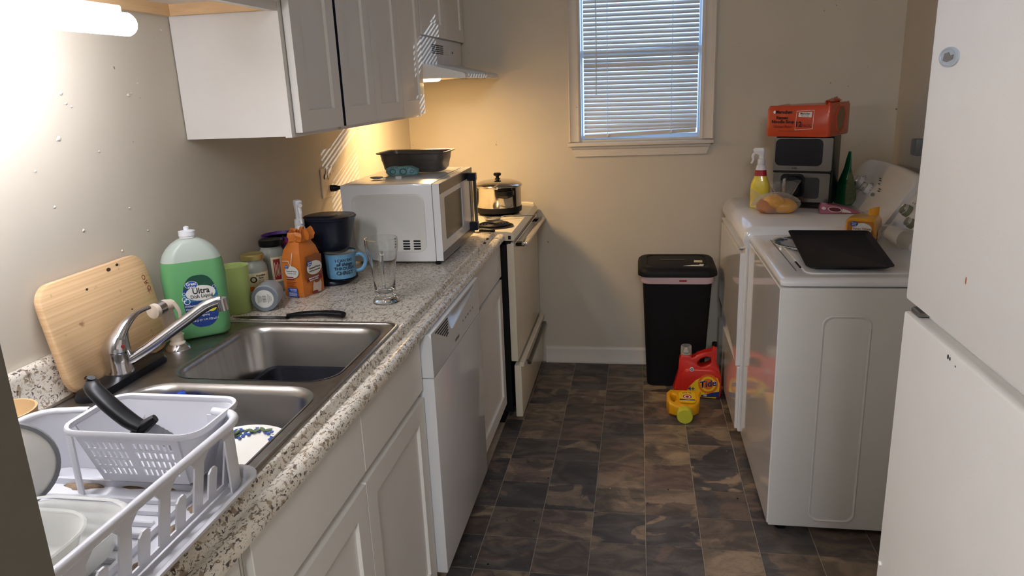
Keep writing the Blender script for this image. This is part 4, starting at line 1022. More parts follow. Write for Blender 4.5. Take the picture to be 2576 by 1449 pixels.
obj('handle_bracket', B(DM, DM+.033, 2.840, 2.868, .952, .985, bev=.002), 'navy_plastic', dr)
obj('control_panel', B(DM-.001, DM+.002, 2.875, MY1-.004, .965, 1.155), 'mw_window', dr, 0)

# on the microwave
pt = wthing('loaf_pan', 'dark steel loaf pan resting on top of the microwave', 'pan', (.36, 2.79, MZ1))
bm = NB(); PX, PY, PZ = .352, 2.790, MZ1+.004
loft(bm, [rz(rr(a, b, r_, 6, PX, PY), z_) for a, b, r_, z_ in ((.215, .115, .025, PZ), (.235, .130, .028, PZ+.012), (.245, .137, .03, PZ+.040), (.250, .142, .03, PZ+.044), (.254, .145, .03, PZ+.068), (.278, .170, .03, PZ+.071), (.280, .172, .03, PZ+.075), (.256, .150, .028, PZ+.0735), (.248, .140, .028, PZ+.045), (.232, .127, .026, PZ+.012), (.21, .11, .02, PZ+.004))])
xf(bm, Matrix.Translation((PX, PY, 0)) @ Matrix.Rotation(R(-3), 4, 'Z') @ Matrix.Translation((-PX, -PY, 0)))
obj('pan_body', bm, 'pan_grey', pt, 50)
pc = wthing('patterned_pouch', 'small teal patterned pouch lying before the loaf pan on the microwave', 'pouch', (.34, 2.66, MZ1))
bm = NB(); loft(bm, [[Vector((.335+a*s_, 2.66+b*s_, MZ1+z_+.003*math.sin(a*60))) for a, b in rr(.125, .05, .02, 6)] for z_, s_ in ((.0045, .9), (.012, 1.0), (.026, .98), (.034, .7), (.035, .3))])
obj('pouch_body', bm, 'patterned_pouch', pc, 60)
for i, (x, r_) in enumerate(((.305, .012), (.345, .014), (.378, .008))):
    obj('circle_print', holed(NB(), ell(r_, r_*.8, 18, x, MZ1+.018), [ell(r_*.8, r_*.62, 18, x, MZ1+.018)], fXZ, 2.6345, 2.6365), 'label_green', pc, 0)
so_ = wthing('spoon', 'metal spoon lying across the microwave top before the pouch', 'spoon', (.32, 2.60, MZ1))
obj('handle', tube(NB(), spline([(.29, 2.565, MZ1+.004), (.34, 2.60, MZ1+.006), (.42, 2.615, MZ1+.005)], 4), .0028, 8, flat=.6), 'blade', so_)
obj('spoon_bowl', loft(NB(), [[Vector((.268+.028*s_*math.cos(a)*.9-.0*a, 2.560+.016*s_*math.sin(a), MZ1+.002+z_)) for a in [2*PI*q/18 for q in range(18)]] for s_, z_ in ((.5, 0), (.9, .003), (1, .007), (.9, .006), (.5, .002))]), 'blade', so_, 60)
single('bottle_cap', lathe(NB(), [(.011, 0), (.012, .002), (.012, .008), (.010, .010)], 20, .352, 2.555, z0=MZ1+.0005), 'white_plastic', 'round white cap lying on the near edge of the microwave top', 'cap')

# outlet with plug
ol = wthing('wall_outlet', 'ivory duplex outlet plate on the wall left of the microwave', 'outlet', (.003, 2.72, 1.17))
obj('plate', B(.0, .006, 2.672, 2.782, 1.112, 1.226, bev=.002), 'ivory', ol, label='scorched ivory cover plate')
obj('socket', holed(NB(), rr(.034, .030, .012, 6, 2.745, 1.196), [], fYZ, .005, .009), 'ivory', ol, 0)
obj('socket', holed(NB(), rr(.034, .030, .012, 6, 2.745, 1.144), [], fYZ, .005, .009), 'ivory', ol, 0)
for dy in (-.006, .006): obj('socket_slot', B(.009, .0094, 2.745+dy-.001, 2.745+dy+.001, 1.194, 1.203), 'ink', ol, 0)
patch('scorch_mark', [(2.690, 1.190), (2.700, 1.182), (2.716, 1.205), (2.722, 1.224), (2.714, 1.222), (2.706, 1.204), (2.697, 1.202)], fYZ, 'ink', ol, t0=.0062, th=.0003)
pg = wthing('power_plug', 'black plug with cord in the outlet behind the microwave', 'plug', (.02, 2.745, 1.144))
obj('plug_body', tube(NB(), [(.0095, 2.745, 1.144), (.030, 2.745, 1.144), (.040, 2.747, 1.145), (.052, 2.750, 1.146)], [.014, .013, .008, .006], 12), 'black_plastic', pg)
obj('cord', tube(NB(), spline([(.050, 2.750, 1.146), (.080, 2.765, 1.148), (.115, 2.80, 1.13), (.13, 2.87, 1.05), (.15, 2.95, .93), (.19, 2.97, .925)], 6), .0035, 8), 'black_plastic', pg)

# ================================================================ upper cabinets
UZ, UT, XF = 1.400, 2.25, .305
uc = wthing('upper_cabinet', 'short white upper cabinet over the sink with open maple framed underside', 'cabinet', (.15, 1.2, 1.71))
SZ = 1.712
obj('body', B(.003, XF-.02, .46, 1.846, SZ+.028, UT), 'cabinet_white', uc, 0)
obj('back_rail', B(.003, .022, .46, 1.846, SZ, SZ+.028), 'maple', uc, 0)
obj('side_rail', B(.022, XF-.02, 1.828, 1.846, SZ, SZ+.028), 'maple', uc, 0)
obj('front_frame', B(XF-.02, XF, .46, 1.846, SZ-.002, SZ+.035), 'cabinet_white', uc, 0)
shaker(uc, 'door', XF, 1.16, 1.82, SZ+.018, UT-.02)
shaker(uc, 'door', XF, .49, 1.152, SZ+.018, UT-.02)
u2 = wthing('upper_cabinet', 'tall white upper cabinet with one shaker door, its bare side facing the sink', 'cabinet', (.15, 2.0, 1.40))
obj('body', B(.003, XF-.018, 1.850, 2.160, UZ, UT), 'cabinet_white', u2, 0)
obj('front_frame', B(XF-.018, XF, 1.8485, 2.160, UZ-.003, UT), 'cabinet_white', u2, 0)
shaker(u2, 'door', XF+.003, 1.868, 2.156, UZ+.008, UT-.02)
u3 = wthing('upper_cabinet', 'tall white upper cabinet with three shaker doors left of the range hood', 'cabinet', (.15, 2.6, 1.40))
obj('body', B(.003, XF-.018, 2.186, 3.058, UZ, UT), 'cabinet_white', u3, 0)
obj('front_frame', B(XF-.018, XF, 2.186, 3.060, UZ-.003, UT), 'cabinet_white', u3, 0)
obj('gap_shade', B(.003, XF-.03, 2.160, 2.186, UZ+.002, UT), 'cabinet_dark_gap', u3, 0)  # dark block added as the shade deep between the cabinets
obj('edge_shade_strip', B(XF+.002, XF+.0205, 2.1780, 2.1792, UZ+.008, UT-.02), 'navy_plastic', u3, 0)  # added navy strip: shade of the unlit door edge put into colour
for y0, y1 in ((2.1795, 2.458), (2.464, 2.768), (2.774, 3.060)): shaker(u3, 'door', XF+.001, y0, y1, UZ+.008, UT-.02)
u4 = wthing('upper_cabinet', 'short white upper cabinet with two shaker doors above the range hood', 'cabinet', (.15, 3.45, 1.72))
obj('body', B(.003, XF, 3.065, 3.858, 1.720, UT), 'cabinet_white', u4, 0)
shaker(u4, 'door', XF+.001, 3.080, 3.463, 1.724, UT-.02)
shaker(u4, 'door', XF+.001, 3.469, 3.852, 1.724, UT-.02)

# tube light under the sink cabinet
tl = wthing('tube_light', 'glowing white fluorescent tube light under the cabinet over the sink', 'lamp', (.18, 1.0, 1.66))
tb_ = []
for t_, r_ in ((0, .012), (.004, .019), (.010, .0215), (.90, .0215), (.906, .019), (.910, .012)): tb_.append((.235, .452+t_, 1.648, r_))
bm = NB(); loft(bm, [[Vector((x+r_*math.cos(a), y, z_+r_*math.sin(a))) for a in [2*PI*q/24 for q in range(24)]] for x, y, z_, r_ in tb_])
obj('tube', bm, 'tube_glow', tl, 50)
obj('housing', B(.224, .246, .50, 1.33, 1.667, 1.680, bev=.002), 'white_plastic', tl)
for y in (.60, 1.20): obj('mounting_clip', B(.229, .241, y, y+.012, 1.678, 1.7402), 'white_plastic', tl, 0)

# ================================================================ range hood and stove
hdr = wthing('range_hood', 'white range hood with vent grille under the short cabinet, lamp on', 'range hood', (.25, 3.46, 1.54))
HY0, HY1 = 3.068, 3.832
hp_ = [(.003, 1.7185), (.312, 1.7185), (.312, 1.612), (.330, 1.606), (.490, 1.566), (.500, 1.560), (.502, 1.545), (.498, 1.543), (.470, 1.546), (.003, 1.546)]
bm = NB(); loft(bm, [[Vector((x, y, z_)) for x, z_ in hp_] for y in (HY0, HY1)])
obj('hood_body', bm, 'appliance_white', hdr, 30)
for i in range(5):
    for k2 in range(3):
        y = 3.27+k2*.068
        obj('vent_slot', B(.3122, .3135, y, y+.058, 1.655+i*.0085, 1.659+i*.0085), 'black_matte', hdr, 0)
obj('rating_label', B(.3122, .3128, 3.50, 3.60, 1.655, 1.690), 'label_white', hdr, 0)
obj('switch_knob', tube(NB(), [(.312, 3.64, 1.668), (.316, 3.64, 1.668)], .005, 10), 'ink_grey', hdr)
obj('lamp_lens', loft(NB(), [rz(rr(.10-q, .14-q, .03, 6, .30, 3.21), z_) for q, z_ in ((0, 1.5458), (.01, 1.538), (.03, 1.5345))]), 'hood_glow', hdr, 50)
obj('filter_panel', B(.06, .45, 3.34, 3.76, 1.5435, 1.5458), 'brushed', hdr, 0)
area('hood_lamp', (.30, 3.21, 1.532), .09, HOOD_POWER, (1.0, .66, .30), sizey=.12)

st = wthing('electric_stove', 'cream electric coil stove with chrome handles at the back of the left run', 'stove', (.35, 3.45, 0))
SY0, SY1 = 3.062, 3.822; ZC = .903
obj('body', B(.02, .640, SY0+.004, SY1, .06, .868), 'black_matte', st, 0)
obj('plinth', B(.06, .60, SY0+.01, SY1-.01, .0, .06), 'black_matte', st, 0)
bm = NB()
cpf = [(.02, .868), (.02, ZC), (.60, ZC), (.645, ZC-.001), (.668, ZC-.006), (.678, ZC-.020), (.680, .868), (.676, .862), (.60, .862)]
loft(bm, [[Vector((x, y, z_)) for x, z_ in cpf] for y in (SY0, SY1)])
obj('cooktop', bm, 'stove_cream', st, 40)
obj('cooktop_rim', tube(NB(), [(.03, SY1-.006, ZC+.001), (.63, SY1-.006, ZC+.003), (.662, SY1-.010, ZC)], .008, 8), 'stove_cream', st)
obj('corner_chip', B(.652, .664, SY0-.0006, SY0+.001, .868, .884), 'black_matte', st, 0)
obj('control_back', B(.02, .085, SY0, SY1, ZC, 1.06, bev=.006), 'stove_cream', st)
for y in (3.14, 3.24, 3.64, 3.74): obj('knob', tube(NB(), [(.085, y, .99), (.108, y, .99)], .018, 16), 'black_plastic', st)
for (x, y, r_) in ((.565, 3.190, .088), (.530, 3.530, .098), (.235, 3.20, .098), (.235, 3.60, .08)):
    dp = obj('drip_pan', lathe(NB(), [(r_, 0), (r_+.002, .002), (r_-.004, .004), (r_-.012, -.0), (.02, -.003)], 36, x, y, z0=ZC+.0005), 'burner_black', st, 50)
    pts = []
    for i in range(150):
        t_ = i/149; a = t_*2*PI*4.2; q = .018+(r_-.034)*t_; pts.append((x+q*math.cos(a), y+q*math.sin(a), ZC+.008))
    obj('coil', tube(NB(), pts, .0042, 6), 'burner_black', dp, 60)
obj('door_gap', B(.62, .662, SY0+.004, SY1-.004, .845, .865), 'black_matte', st, 0)
od = obj('oven_door', B(.642, .676, SY0+.003, SY1-.003, .305, .852, bev=.008, seg=2), 'stove_cream', st)
obj('door_trim', B(.672, .681, SY0+.01, SY1-.01, .832, .850, bev=.002), 'chrome', od)
obj('handle', B(.700, .728, SY0+.055, SY1-.055, .828, .842, bev=.005, seg=2), 'chrome', od)
for y in (SY0+.07, SY1-.10): obj('handle_post', B(.676, .712, y, y+.035, .822, .838, bev=.002), 'black_plastic', od)
dwr = obj('drawer', B(.655, .688, SY0+.002, SY1-.002, .035, .288, bev=.007, seg=2), 'stove_cream', st)
obj('drawer_lip', B(.676, .700, SY0+.005, SY1-.005, .278, .300, bev=.004), 'stove_cream', dwr)
obj('handle', B(.700, .718, SY0+.10, SY1-.06, .255, .272, bev=.004), 'brushed', dwr)
for y in (SY0+.11, SY1-.08): obj('handle_post', B(.68, .71, y, y+.02, .255, .270, bev=.002), 'chrome', dwr)

# pot on the rear right burner
po = thing('cooking_pot', 'shiny steel lidded cooking pot with black knob on the stove', 'pot', (.530, 3.520, ZC+.0125))
obj('pot_body', lathe(NB(), [(.100, 0), (.108, .004), (.1115, .016), (.1125, .020), (.1125, .118), (.115, .122), (.110, .122), (.109, .02), (.09, .01)], 56), 'pot_steel', po, 50)
obj('scorched_base', lathe(NB(), [(.1122, .002), (.1132, .008), (.1135, .024), (.1126, .028)], 56, cap0=False, cap1=False), 'black_matte', po)
obj('lid', lathe(NB(), [(.117, .122), (.119, .124), (.118, .130), (.108, .138), (.080, .148), (.04, .154), (.01, .156)], 56), 'pot_steel', po, 60)
obj('lid_knob', lathe(NB(), [(.014, .154), (.013, .158), (.008, .162), (.009, .170), (.018, .174), (.019, .182), (.015, .186)], 28), 'black_plastic', po)
ha = VA(.530, 3.52)+.32
bm = NB(); rings = []
for i in range(9):
    a = ha-.34+.68*i/8; q = .124+.026*math.sin(PI*i/8)
    rings.append([Vector((.1135*math.cos(a), .1135*math.sin(a), .108)), Vector((q*math.cos(a), q*math.sin(a), .110)), Vector((q*math.cos(a), q*math.sin(a), .092)), Vector((.1135*math.cos(a), .1135*math.sin(a), .072+.008*abs(i-4)/4))])
loft(bm, rings); obj('side_handle', bm, 'black_plastic', po, 40)
bm = NB(); rings = []
for i in range(9):
    a = ha+PI-.34+.68*i/8; q = .124+.026*math.sin(PI*i/8)
    rings.append([Vector((.1135*math.cos(a), .1135*math.sin(a), .108)), Vector((q*math.cos(a), q*math.sin(a), .110)), Vector((q*math.cos(a), q*math.sin(a), .092)), Vector((.1135*math.cos(a), .1135*math.sin(a), .072+.008*abs(i-4)/4))])
loft(bm, rings); obj('side_handle', bm, 'black_plastic', po, 40)
ls = wthing('serving_spoon', 'long steel spoon resting on the stove top in front of the pot', 'spoon', (.54, 3.33, ZC))
bm = NB(); loft(bm, [[Vector((.535+.042*s_*math.cos(a), 3.328+.026*s_*math.sin(a), ZC+z_)) for a in [2*PI*q/22 for q in range(22)]] for s_, z_ in ((.4, .001), (.8, .004), (1, .013), (.92, .012), (.6, .004), (.2, .003))])
obj('spoon_bowl', bm, 'blade', ls, 60)
obj('handle', tube(NB(), spline([(.572, 3.338, ZC+.014), (.60, 3.355, ZC+.019), (.67, 3.40, ZC+.010), (.722, 3.43, ZC+.004)], 5), .003, 8, flat=.7), 'blade', ls)

# ================================================================ RIGHT RUN: fridge, washer, dryer
fg = wthing('refrigerator', 'white top-freezer refrigerator in the right foreground', 'refrigerator', (1.99, .78, 0))
GX0, GY0, GY1, GH = 1.600, .36, 1.150, 1.72
obj('cabinet_body', B(GX0+.062, WX-.02, GY0+.005, GY1-.004, .02, GH-.01), 'fridge_white', fg, 0)
fd = obj('freezer_door', B(GX0, GX0+.055, GY0, GY1, 1.1735, GH, bev=.005, seg=2), 'fridge_white', fg)
rd = obj('fridge_door', B(GX0, GX0+.055, GY0, GY1, .10, 1.1545, bev=.005, seg=2), 'fridge_white', fg)
obj('kick_grille', B(GX0+.03, GX0+.062, GY0+.01, GY1-.01, .02, .095), 'grey_base', fg)
obj('door_seal', B(GX0+.050, GX0+.063, GY0+.02, GY1-.018, .11, GH-.01), 'ivory', fg, 0)
obj('gap_strip', B(GX0+.022, GX0+.06, GY0+.02, GY1-.030, 1.155, 1.173), 'appliance_side', fg, 0)
obj('hinge', B(GX0+.006, GX0+.05, GY1-.040, GY1-.010, 1.1548, 1.1640, bev=.002), 'steel_dirty', fg)
fb_ = obj('badge', loft(NB(), [[Vector((GX0-t, 1.084+2.2*r_*math.cos(a), 1.520+.88*r_*math.sin(a))) for a in [2*PI*q/32 for q in range(32)]] for r_, t in ((.0145, -.001), (.0145, .002), (.012, .0028), (.0115, .0018))]), 'grey_plastic', fd, label='oval grey badge')
fbf = lambda a, b, t: Vector((GX0-.0018-t, 1.084-a, 1.520+b))
patch('badge_mark', [(-.016, -.004), (-.004, -.006), (.014, -.003), (.017, .003), (.006, .002), (.001, .006), (-.012, .005)], fbf, 'ink_grey', fd, t0=.0004)
obj('door_button', tube(NB(), [(GX0+.001, 1.135, .720), (GX0-.003, 1.135, .720)], .004, 12), 'fridge_white', rd)
for y, z_, r_ in ((.979, 1.1440, .0026), (.973, 1.1435, .002), (.955, 1.140, .0012)):
    patch('scuff', ell(r_, r_*1.3, 10, y, z_), lambda a, b, t: Vector((GX0-t, a, b)), 'ink', rd, t0=.0001, th=.0002)
patch('scuff', ell(.0018, .005, 10, .956, 1.253), lambda a, b, t: Vector((GX0-t, a, b)), 'bread_brown', fd, t0=.0001, th=.0002)

# washer
wa = wthing('washing_machine', 'white top-load washing machine nearest the fridge, items on its lid', 'washing machine', (1.95, 2.64, 0))
AX0, AX1, AY0, AY1 = 1.643, 2.33, 2.305, 2.985
obj('cabinet_body', B(AX0, AX1, AY0, AY1, .03, .868, bev=.006, seg=2), 'appliance_side', wa)
obj('front_panel', B(AX0-.004, AX0+.004, AY0+.004, AY1-.004, .035, .866, bev=.003), 'appliance_gloss', wa)
for x, y in ((AX0+.05, AY0+.05), (AX1-.05, AY0+.05), (AX0+.05, AY1-.05), (AX1-.05, AY1-.05)): obj('foot', tube(NB(), [(x, y, 0), (x, y, .035)], .02, 12), 'black_plastic', wa)
# raised groove on the side
bm = NB()
g_o = rr(.145, .724, .03, 8, 1.838, .417)
loft(bm, [[Vector((a, AY0+.0005-t, b)) for a, b in rr(.147-2*q, .724-2*q, .03, 8, 1.843, .417)] for q, t in ((0, 0), (.002, .0022), (.004, .0024), (.006, .0006), (.012, .0004))], False, True)
obj('side_emboss', bm, 'appliance_side', wa, 60)
bm = NB()
TXc, TYc, TW_, TD_ = (AX0+AX1)/2, (AY0+AY1)/2, AX1-AX0, AY1-AY0
top_rings = [(0.002, .8725, .02), (-.003, .874, .022), (-.004, .880, .022), (-.003, .888, .022), (.004, .8955, .024), (.014, .898, .026), (.03, .8982, .03)]
loft(bm, [rz(rr(TW_-2*q, TD_-2*q, r_, 6, TXc, TYc), z_) for q, z_, r_ in top_rings], True, True)
obj('top_cover', bm, 'appliance_white', wa, 50)
bm = NB(); loft(bm, [rz(rr(.42-2*q, .56-2*q, .03, 6, 1.935, 2.640), z_) for q, z_ in ((0, .8984), (.001, .9015), (.005, .9028))], True, True)
obj('lid', bm, 'appliance_white', wa, 50)
obj('lid_hinge', B(1.720, 1.727, 2.44, 2.52, .8984, .901), 'black_matte', wa, 0)
obj('top_groove', B(1.70, 1.704, 2.40, 2.88, .8980, .8988), 'ink_grey', wa, 0)
def console(parent, y0, y1, xb, zb, xt, zt, xback, name='console'):
    """sloped control console with arched top and rounded ends, front facing -x"""
    n = 24; bm = NB(); rings = []
    for i in range(n+1):
        t_ = .5-.5*math.cos(PI*i/n); y = y0+(y1-y0)*t_
        e_ = (1-abs(2*t_-1)**16)                       # rounded ends
        top = zb+(zt-zb)*(.95+.05*(1-(2*t_-1)**2))*(.80+.20*e_)
        k_ = (top-zb)/(zt-zb); xf_ = xb+(xt-xb)*k_
        rings.append([Vector((xb, y, zb)), Vector((xb+(xf_-xb)*.3, y, zb+(top-zb)*.26)), Vector((xf_-.004, y, top-.010)), Vector((xf_+.008, y, top)), Vector((xf_+.03, y, top-.002)), Vector((xback, y, zb+(top-zb)*.8)), Vector((xback, y, zb))])
    return obj(name, loft(bm, rings), 'appliance_white', parent, 50)
cs = console(wa, AY0+.01, AY1-.006, 2.125, .8985, 2.245, 1.085, 2.34)
def cface(xb, zb, xt, zt):
    ud = Vector((xt-xb, 0, zt-zb)).normalized(); nn = Vector((-ud.z, 0, ud.x))
    return lambda a, b, t: Vector((xb, a, zb))+ud*b+nn*t
wf = cface(2.125, .8985, 2.245, 1.085)
def dial(parent, f, y, b, r_, m1, m2, h=.026):
    bm = NB(); loft(bm, [[f(y+q*math.cos(a), b+q*math.sin(a), t) for a in [2*PI*u/28 for u in range(28)]] for q, t in ((r_, -.006), (r_, h*.45), (r_*.86, h*.6))])
    o = obj('dial', bm, m1, parent, 50)
    bm = NB(); loft(bm, [[f(y+q*math.cos(a), b+q*math.sin(a), t) for a in [2*PI*u/28 for u in range(28)]] for q, t in ((r_*.88, h*.5), (r_*.92, h*.8), (r_*.84, h), (r_*.74, h*.92))])
    obj('dial_ring', bm, m2, o, 50)
    bm = NB(); loft(bm, [[f(y+q*math.cos(a), b+q*math.sin(a), t) for a in [2*PI*u/28 for u in range(28)]] for q, t in ((r_*.74, h*.85), (r_*.72, h*.97))])
    obj('dial_cap', bm, m1, o, 50)
dial(wa, wf, 2.905, .118, .022, 'olive_knob', 'chrome')
dial(wa, wf, 2.80, .085, .018, 'olive_knob', 'chrome')
for i in range(4): patch('print_mark', rect2(2.855+i*.02, 2.858+i*.02, .150, .156), wf, 'ink', wa, t0=.0015)
# dryer
dy_ = wthing('clothes_dryer', 'white clothes dryer with rounded top edge beyond the washer, dials on its console', 'dryer', (1.95, 3.37, 0))
BX0, BY0, BY1 = 1.617, 3.000, 3.735
obj('cabinet_body', B(BX0+.012, 2.33, BY0, BY1, .03, .86, bev=.005), 'appliance_white', dy_)
for x, y in ((BX0+.06, BY0+.05), (2.28, BY0+.05), (BX0+.06, BY1-.05), (2.28, BY1-.05)): obj('foot', tube(NB(), [(x, y, 0), (x, y, .035)], .02, 12), 'black_plastic', dy_)
tp = [(BX0+.012, .846), (BX0+.006, .850), (BX0-.002, .866), (BX0-.002, .880), (BX0+.006, .905), (BX0+.020, .921), (BX0+.040, .929), (BX0+.08, .9315), (2.33, .9315), (2.33, .846)]
bm = NB(); loft(bm, [[Vector((x+(.004 if s_ else 0), y, z_-(.006 if s_ else 0))) for x, z_ in tp] for y, s_ in ((BY0-.004, 1), (BY0+.004, 0), (BY1-.004, 0), (BY1+.004, 1))])
obj('top_cover', bm, 'appliance_white', dy_, 50)
bm = NB()
dor = [(BY0+.018, .815), (BY0+.018, .330), (BY0+.045, .345), (BY0+.14, .372), (BY0+.30, .40), (BY1-.06, .43), (BY1-.02, .43), (BY1-.02, .815)]
holed(bm, dor, [], lambda a, b, t: Vector((t, a, b)), BX0-.006, BX0+.014)
obj('door', bm, 'appliance_gloss', dy_, 0)
bm = NB(); rings = []
for i in range(13):
    t_ = i/12; y = BY0+.03+(BY1-BY0-.06)*t_; h = .036*math.sin(PI*t_)**.6
    rings.append([Vector((BX0-.008, y, .838)), Vector((BX0+.012, y, .838)), Vector((BX0+.012, y, .832-h)), Vector((BX0-.002, y, .832-h))])
loft(bm, rings); obj('door_pull', bm, 'appliance_side', dy_, 50)
obj('lower_panel', B(BX0, BX0+.014, BY0+.012, BY1-.01, .04, .325, bev=.003), 'appliance_gloss', dy_)
obj('console', NB() if False else B(2.20, 2.34, BY0+.02, BY1-.02, .9316, .96), 'appliance_white', dy_, 0)
cs2 = console(dy_, BY0+.004, BY1-.015, 2.140, .9320, 2.255, 1.118, 2.345, 'control_console')
df = cface(2.140, .9320, 2.255, 1.118)
dial(dy_, df, 3.545, .098, .030, 'appliance_white', 'chrome', .032)
dial(dy_, df, 3.405, .092, .023, 'appliance_white', 'chrome', .030)
for (yc, bc, r_) in ((3.545, .098, .040), (3.405, .092, .031)):
    for i in range(12):
        a = R(-50+i*21)
        patch('print_mark', ell(.004, .0018, 6, yc+r_*math.cos(a), bc+r_*math.sin(a)), df, 'ink', dy_, t0=.0012)
patch('start_button', ell(.014, .008, 18, 3.315, .080), df, 'grey_base', dy_, t0=.0012, th=.003)
for i, (y, b_) in enumerate(((3.36, .150), (3.345, .142), (3.285, .110), (3.28, .100), (3.33, .128))):
    patch('print_mark', rect2(y-.012, y+.012, b_, b_+.004), df, 'ink', dy_, t0=.0012)
wd = wthing('wall_phone_jack', 'dark grey box on the right wall beside the refrigerator edge', 'wall box', (2.41, 3.47, 1.15))
obj('box_body', B(2.372, 2.4185, 3.435, 3.50, 1.145, 1.215, bev=.008, seg=2), 'plate_grey_rim', wd)

# ---------------------------------------------------------------- on the dryer
FA = R(-22)
FZ = .9322
af = thing('air_fryer', 'black and steel air fryer with viewing window standing on the dryer', 'air fryer', (1.948, 3.500, FZ), FA)
W2, D2, HF = .122, .115, .312
obj('case', loft(NB(), [rz(rr(W2*2*s_, D2*2*s_, .03, 7), z_) for s_, z_ in ((.84, 0), (.92, .006), (.93, .020), (.99, .024), (1, .04), (1, HF-.012), (.97, HF-.002), (.9, HF))]), 'black_plastic', af, 50)
ff = lambda a, b, t: Vector((a, -D2-t, b))
ffr = lambda w_, z0, z1, r_, cx=0.: rr(w_, z1-z0, r_, 6, cx, (z0+z1)/2)
obj('upper_trim', holed(NB(), ffr(.240, .165, HF-.006, .008), [ffr(.196, .186, HF-.010, .022, -.016)], ff, -.02, .002), 'brushed', af, 0)
obj('touch_screen', holed(NB(), ffr(.200, .182, HF-.006, .02, -.016), [], ff, -.01, .001), 'black_plastic', af, 0)
text('bella', .012, off(ff, -.03, .1755), 'ink', af, t0=.0024, bold=.02)
obj('drawer_front', holed(NB(), ffr(.234, .030, .155, .008), [ffr(.070, .045, .137, .014, .042)], ff, -.02, .003), 'brushed', af, 0)
obj('drawer_window', holed(NB(), ffr(.074, .043, .139, .014, .042), [], ff, -.01, .0005), 'mw_window', af, 0)
obj('drawer_recess', holed(NB(), ffr(.10, .050, .152, .02, -.035), [], ff, .001, .0045), 'black_plastic', af, 0)
hd_ = obj('drawer_handle', loft(NB(), [[ff(a, b, t) for a, b in ffr(.062-q, .062+q/3, .145-q/3, .018, -.028)] for q, t in ((0, .004), (0, .035), (.008, .042))]), 'black_plastic', af, 50)
obj('chrome_strip', holed(NB(), ffr(.018, .066, .134, .006, -.060), [], ff, .004, .036), 'chrome', af, 0)
obj('drawer_gap', holed(NB(), ffr(.24, .156, .164, .002), [], ff, -.01, .0005), 'black_matte', af, 0)
# ramen carton on top
rm = thing('noodle_pack', 'orange shrink-wrapped 12-pack of ramen noodles on top of the air fryer', 'noodle pack', (1.935, 3.475, FZ+HF+.0004), R(-33))
w2, d2, h2 = .137, .118, .128
cr = random.Random(11)
bm = NB(); rings = []
for zi, (s_, z_) in enumerate(((.97, 0), (1, .005), (1.0, .06), (1.0, .115), (.96, .126))):
    rings.append([Vector((p[0]*s_, p[1]*s_, z_+(cr.uniform(-.004, .007) if zi == 4 else 0)+(.010*max(0, (p[0]/w2)) if zi >= 3 else 0))) for p in rr(2*w2, 2*d2, .012, 5)])
loft(bm, rings); obj('wrapped_carton', bm, 'ramen_orange', rm, 40)
sf = lambda a, b, t: Vector((w2+t+.0004, a, b))
obj('end_opening', holed(NB(), ell(.050, .052, 26, 0, .070), [], sf, .0002, .0016), 'cardboard', rm, 0, 'bare cardboard seen through the torn end')
bm = NB(); loft(bm, [[sf((.050+q+.004*math.sin(5*a))*math.cos(a), .070+(.052+q+.003*math.sin(7*a))*math.sin(a), t) for a in [2*PI*u/30 for u in range(31)]] for q, t in ((0, .001), (.003, .005), (.008, .003), (.010, .0))], False, False)
obj('torn_film_edge', bm, 'ramen_orange', rm, 60)
bm = NB(); rings = []
for i in range(6):
    t_ = i/5; rings.append([Vector((w2-.06+.030*t_+.008*math.sin(a*3+i), a_*.06+.01*math.sin(i+a), h2+.001+.030*t_*(1-.3*abs(a_))+.004*math.sin(a*5))) for a, a_ in [(2*PI*u/11, -1+2*u/10) for u in range(11)]]+[Vector((w2-.045+.030*t_+.008*math.sin(a*3+i), a_*.06+.01*math.sin(i+a), h2-.001+.024*t_*(1-.3*abs(a_)))) for a, a_ in [(2*PI*u/11, 1-2*u/10) for u in range(11)]])
loft(bm, rings); obj('torn_wrap_flap', bm, 'ramen_orange', rm, 40)
rf = lambda a, b, t: Vector((a, -d2-t-.0012, b))
patch('logo_ring', ell(.006, .0065, 16, -.100, .104), rf, 'ink_white', rm)
text('Maruchan', .0185, off(rf, -.060, .104), 'ink', rm, bold=.03)
text('Ramen', .0185, off(rf, -.066, .080), 'ink', rm, bold=.03)
text('Noodle Soup', .0185, off(rf, -.062, .063), 'ink', rm, bold=.03)
text('Chicken Flavor', .0135, off(rf, -.062, .042), 'maroon', rm, bold=.02)
text('12', .030, off(rf, .006, .052), 'ink', rm, bold=.03)
text('PACK', .016, off(rf, .040, .046), 'maroon', rm, bold=.03)
obj('panel_frame', holed(NB(), [(-.008, .028), (.068, .034), (.070, .112), (-.004, .108)], [[(-.0065, .0295), (.0665, .0355), (.0685, .1105), (-.0025, .1065)]], rf, 0, .0005), 'ink_white', rm, 0)
patch('label_patch', [(.004, .084), (.060, .082), (.062, .104), (.006, .102)], rf, 'label_white', rm)
text('Maruchan', .0105, off(rf, .033, .097), 'ink', rm, t0=.001, bold=.02)
text('Ramen Soup', .0065, off(rf, .033, .088), 'maroon', rm, t0=.001)
text('NET WT 12 - 3 OZ (85g) PACKAGES', .0062, off(rf, -.03, .024), 'maroon', rm)

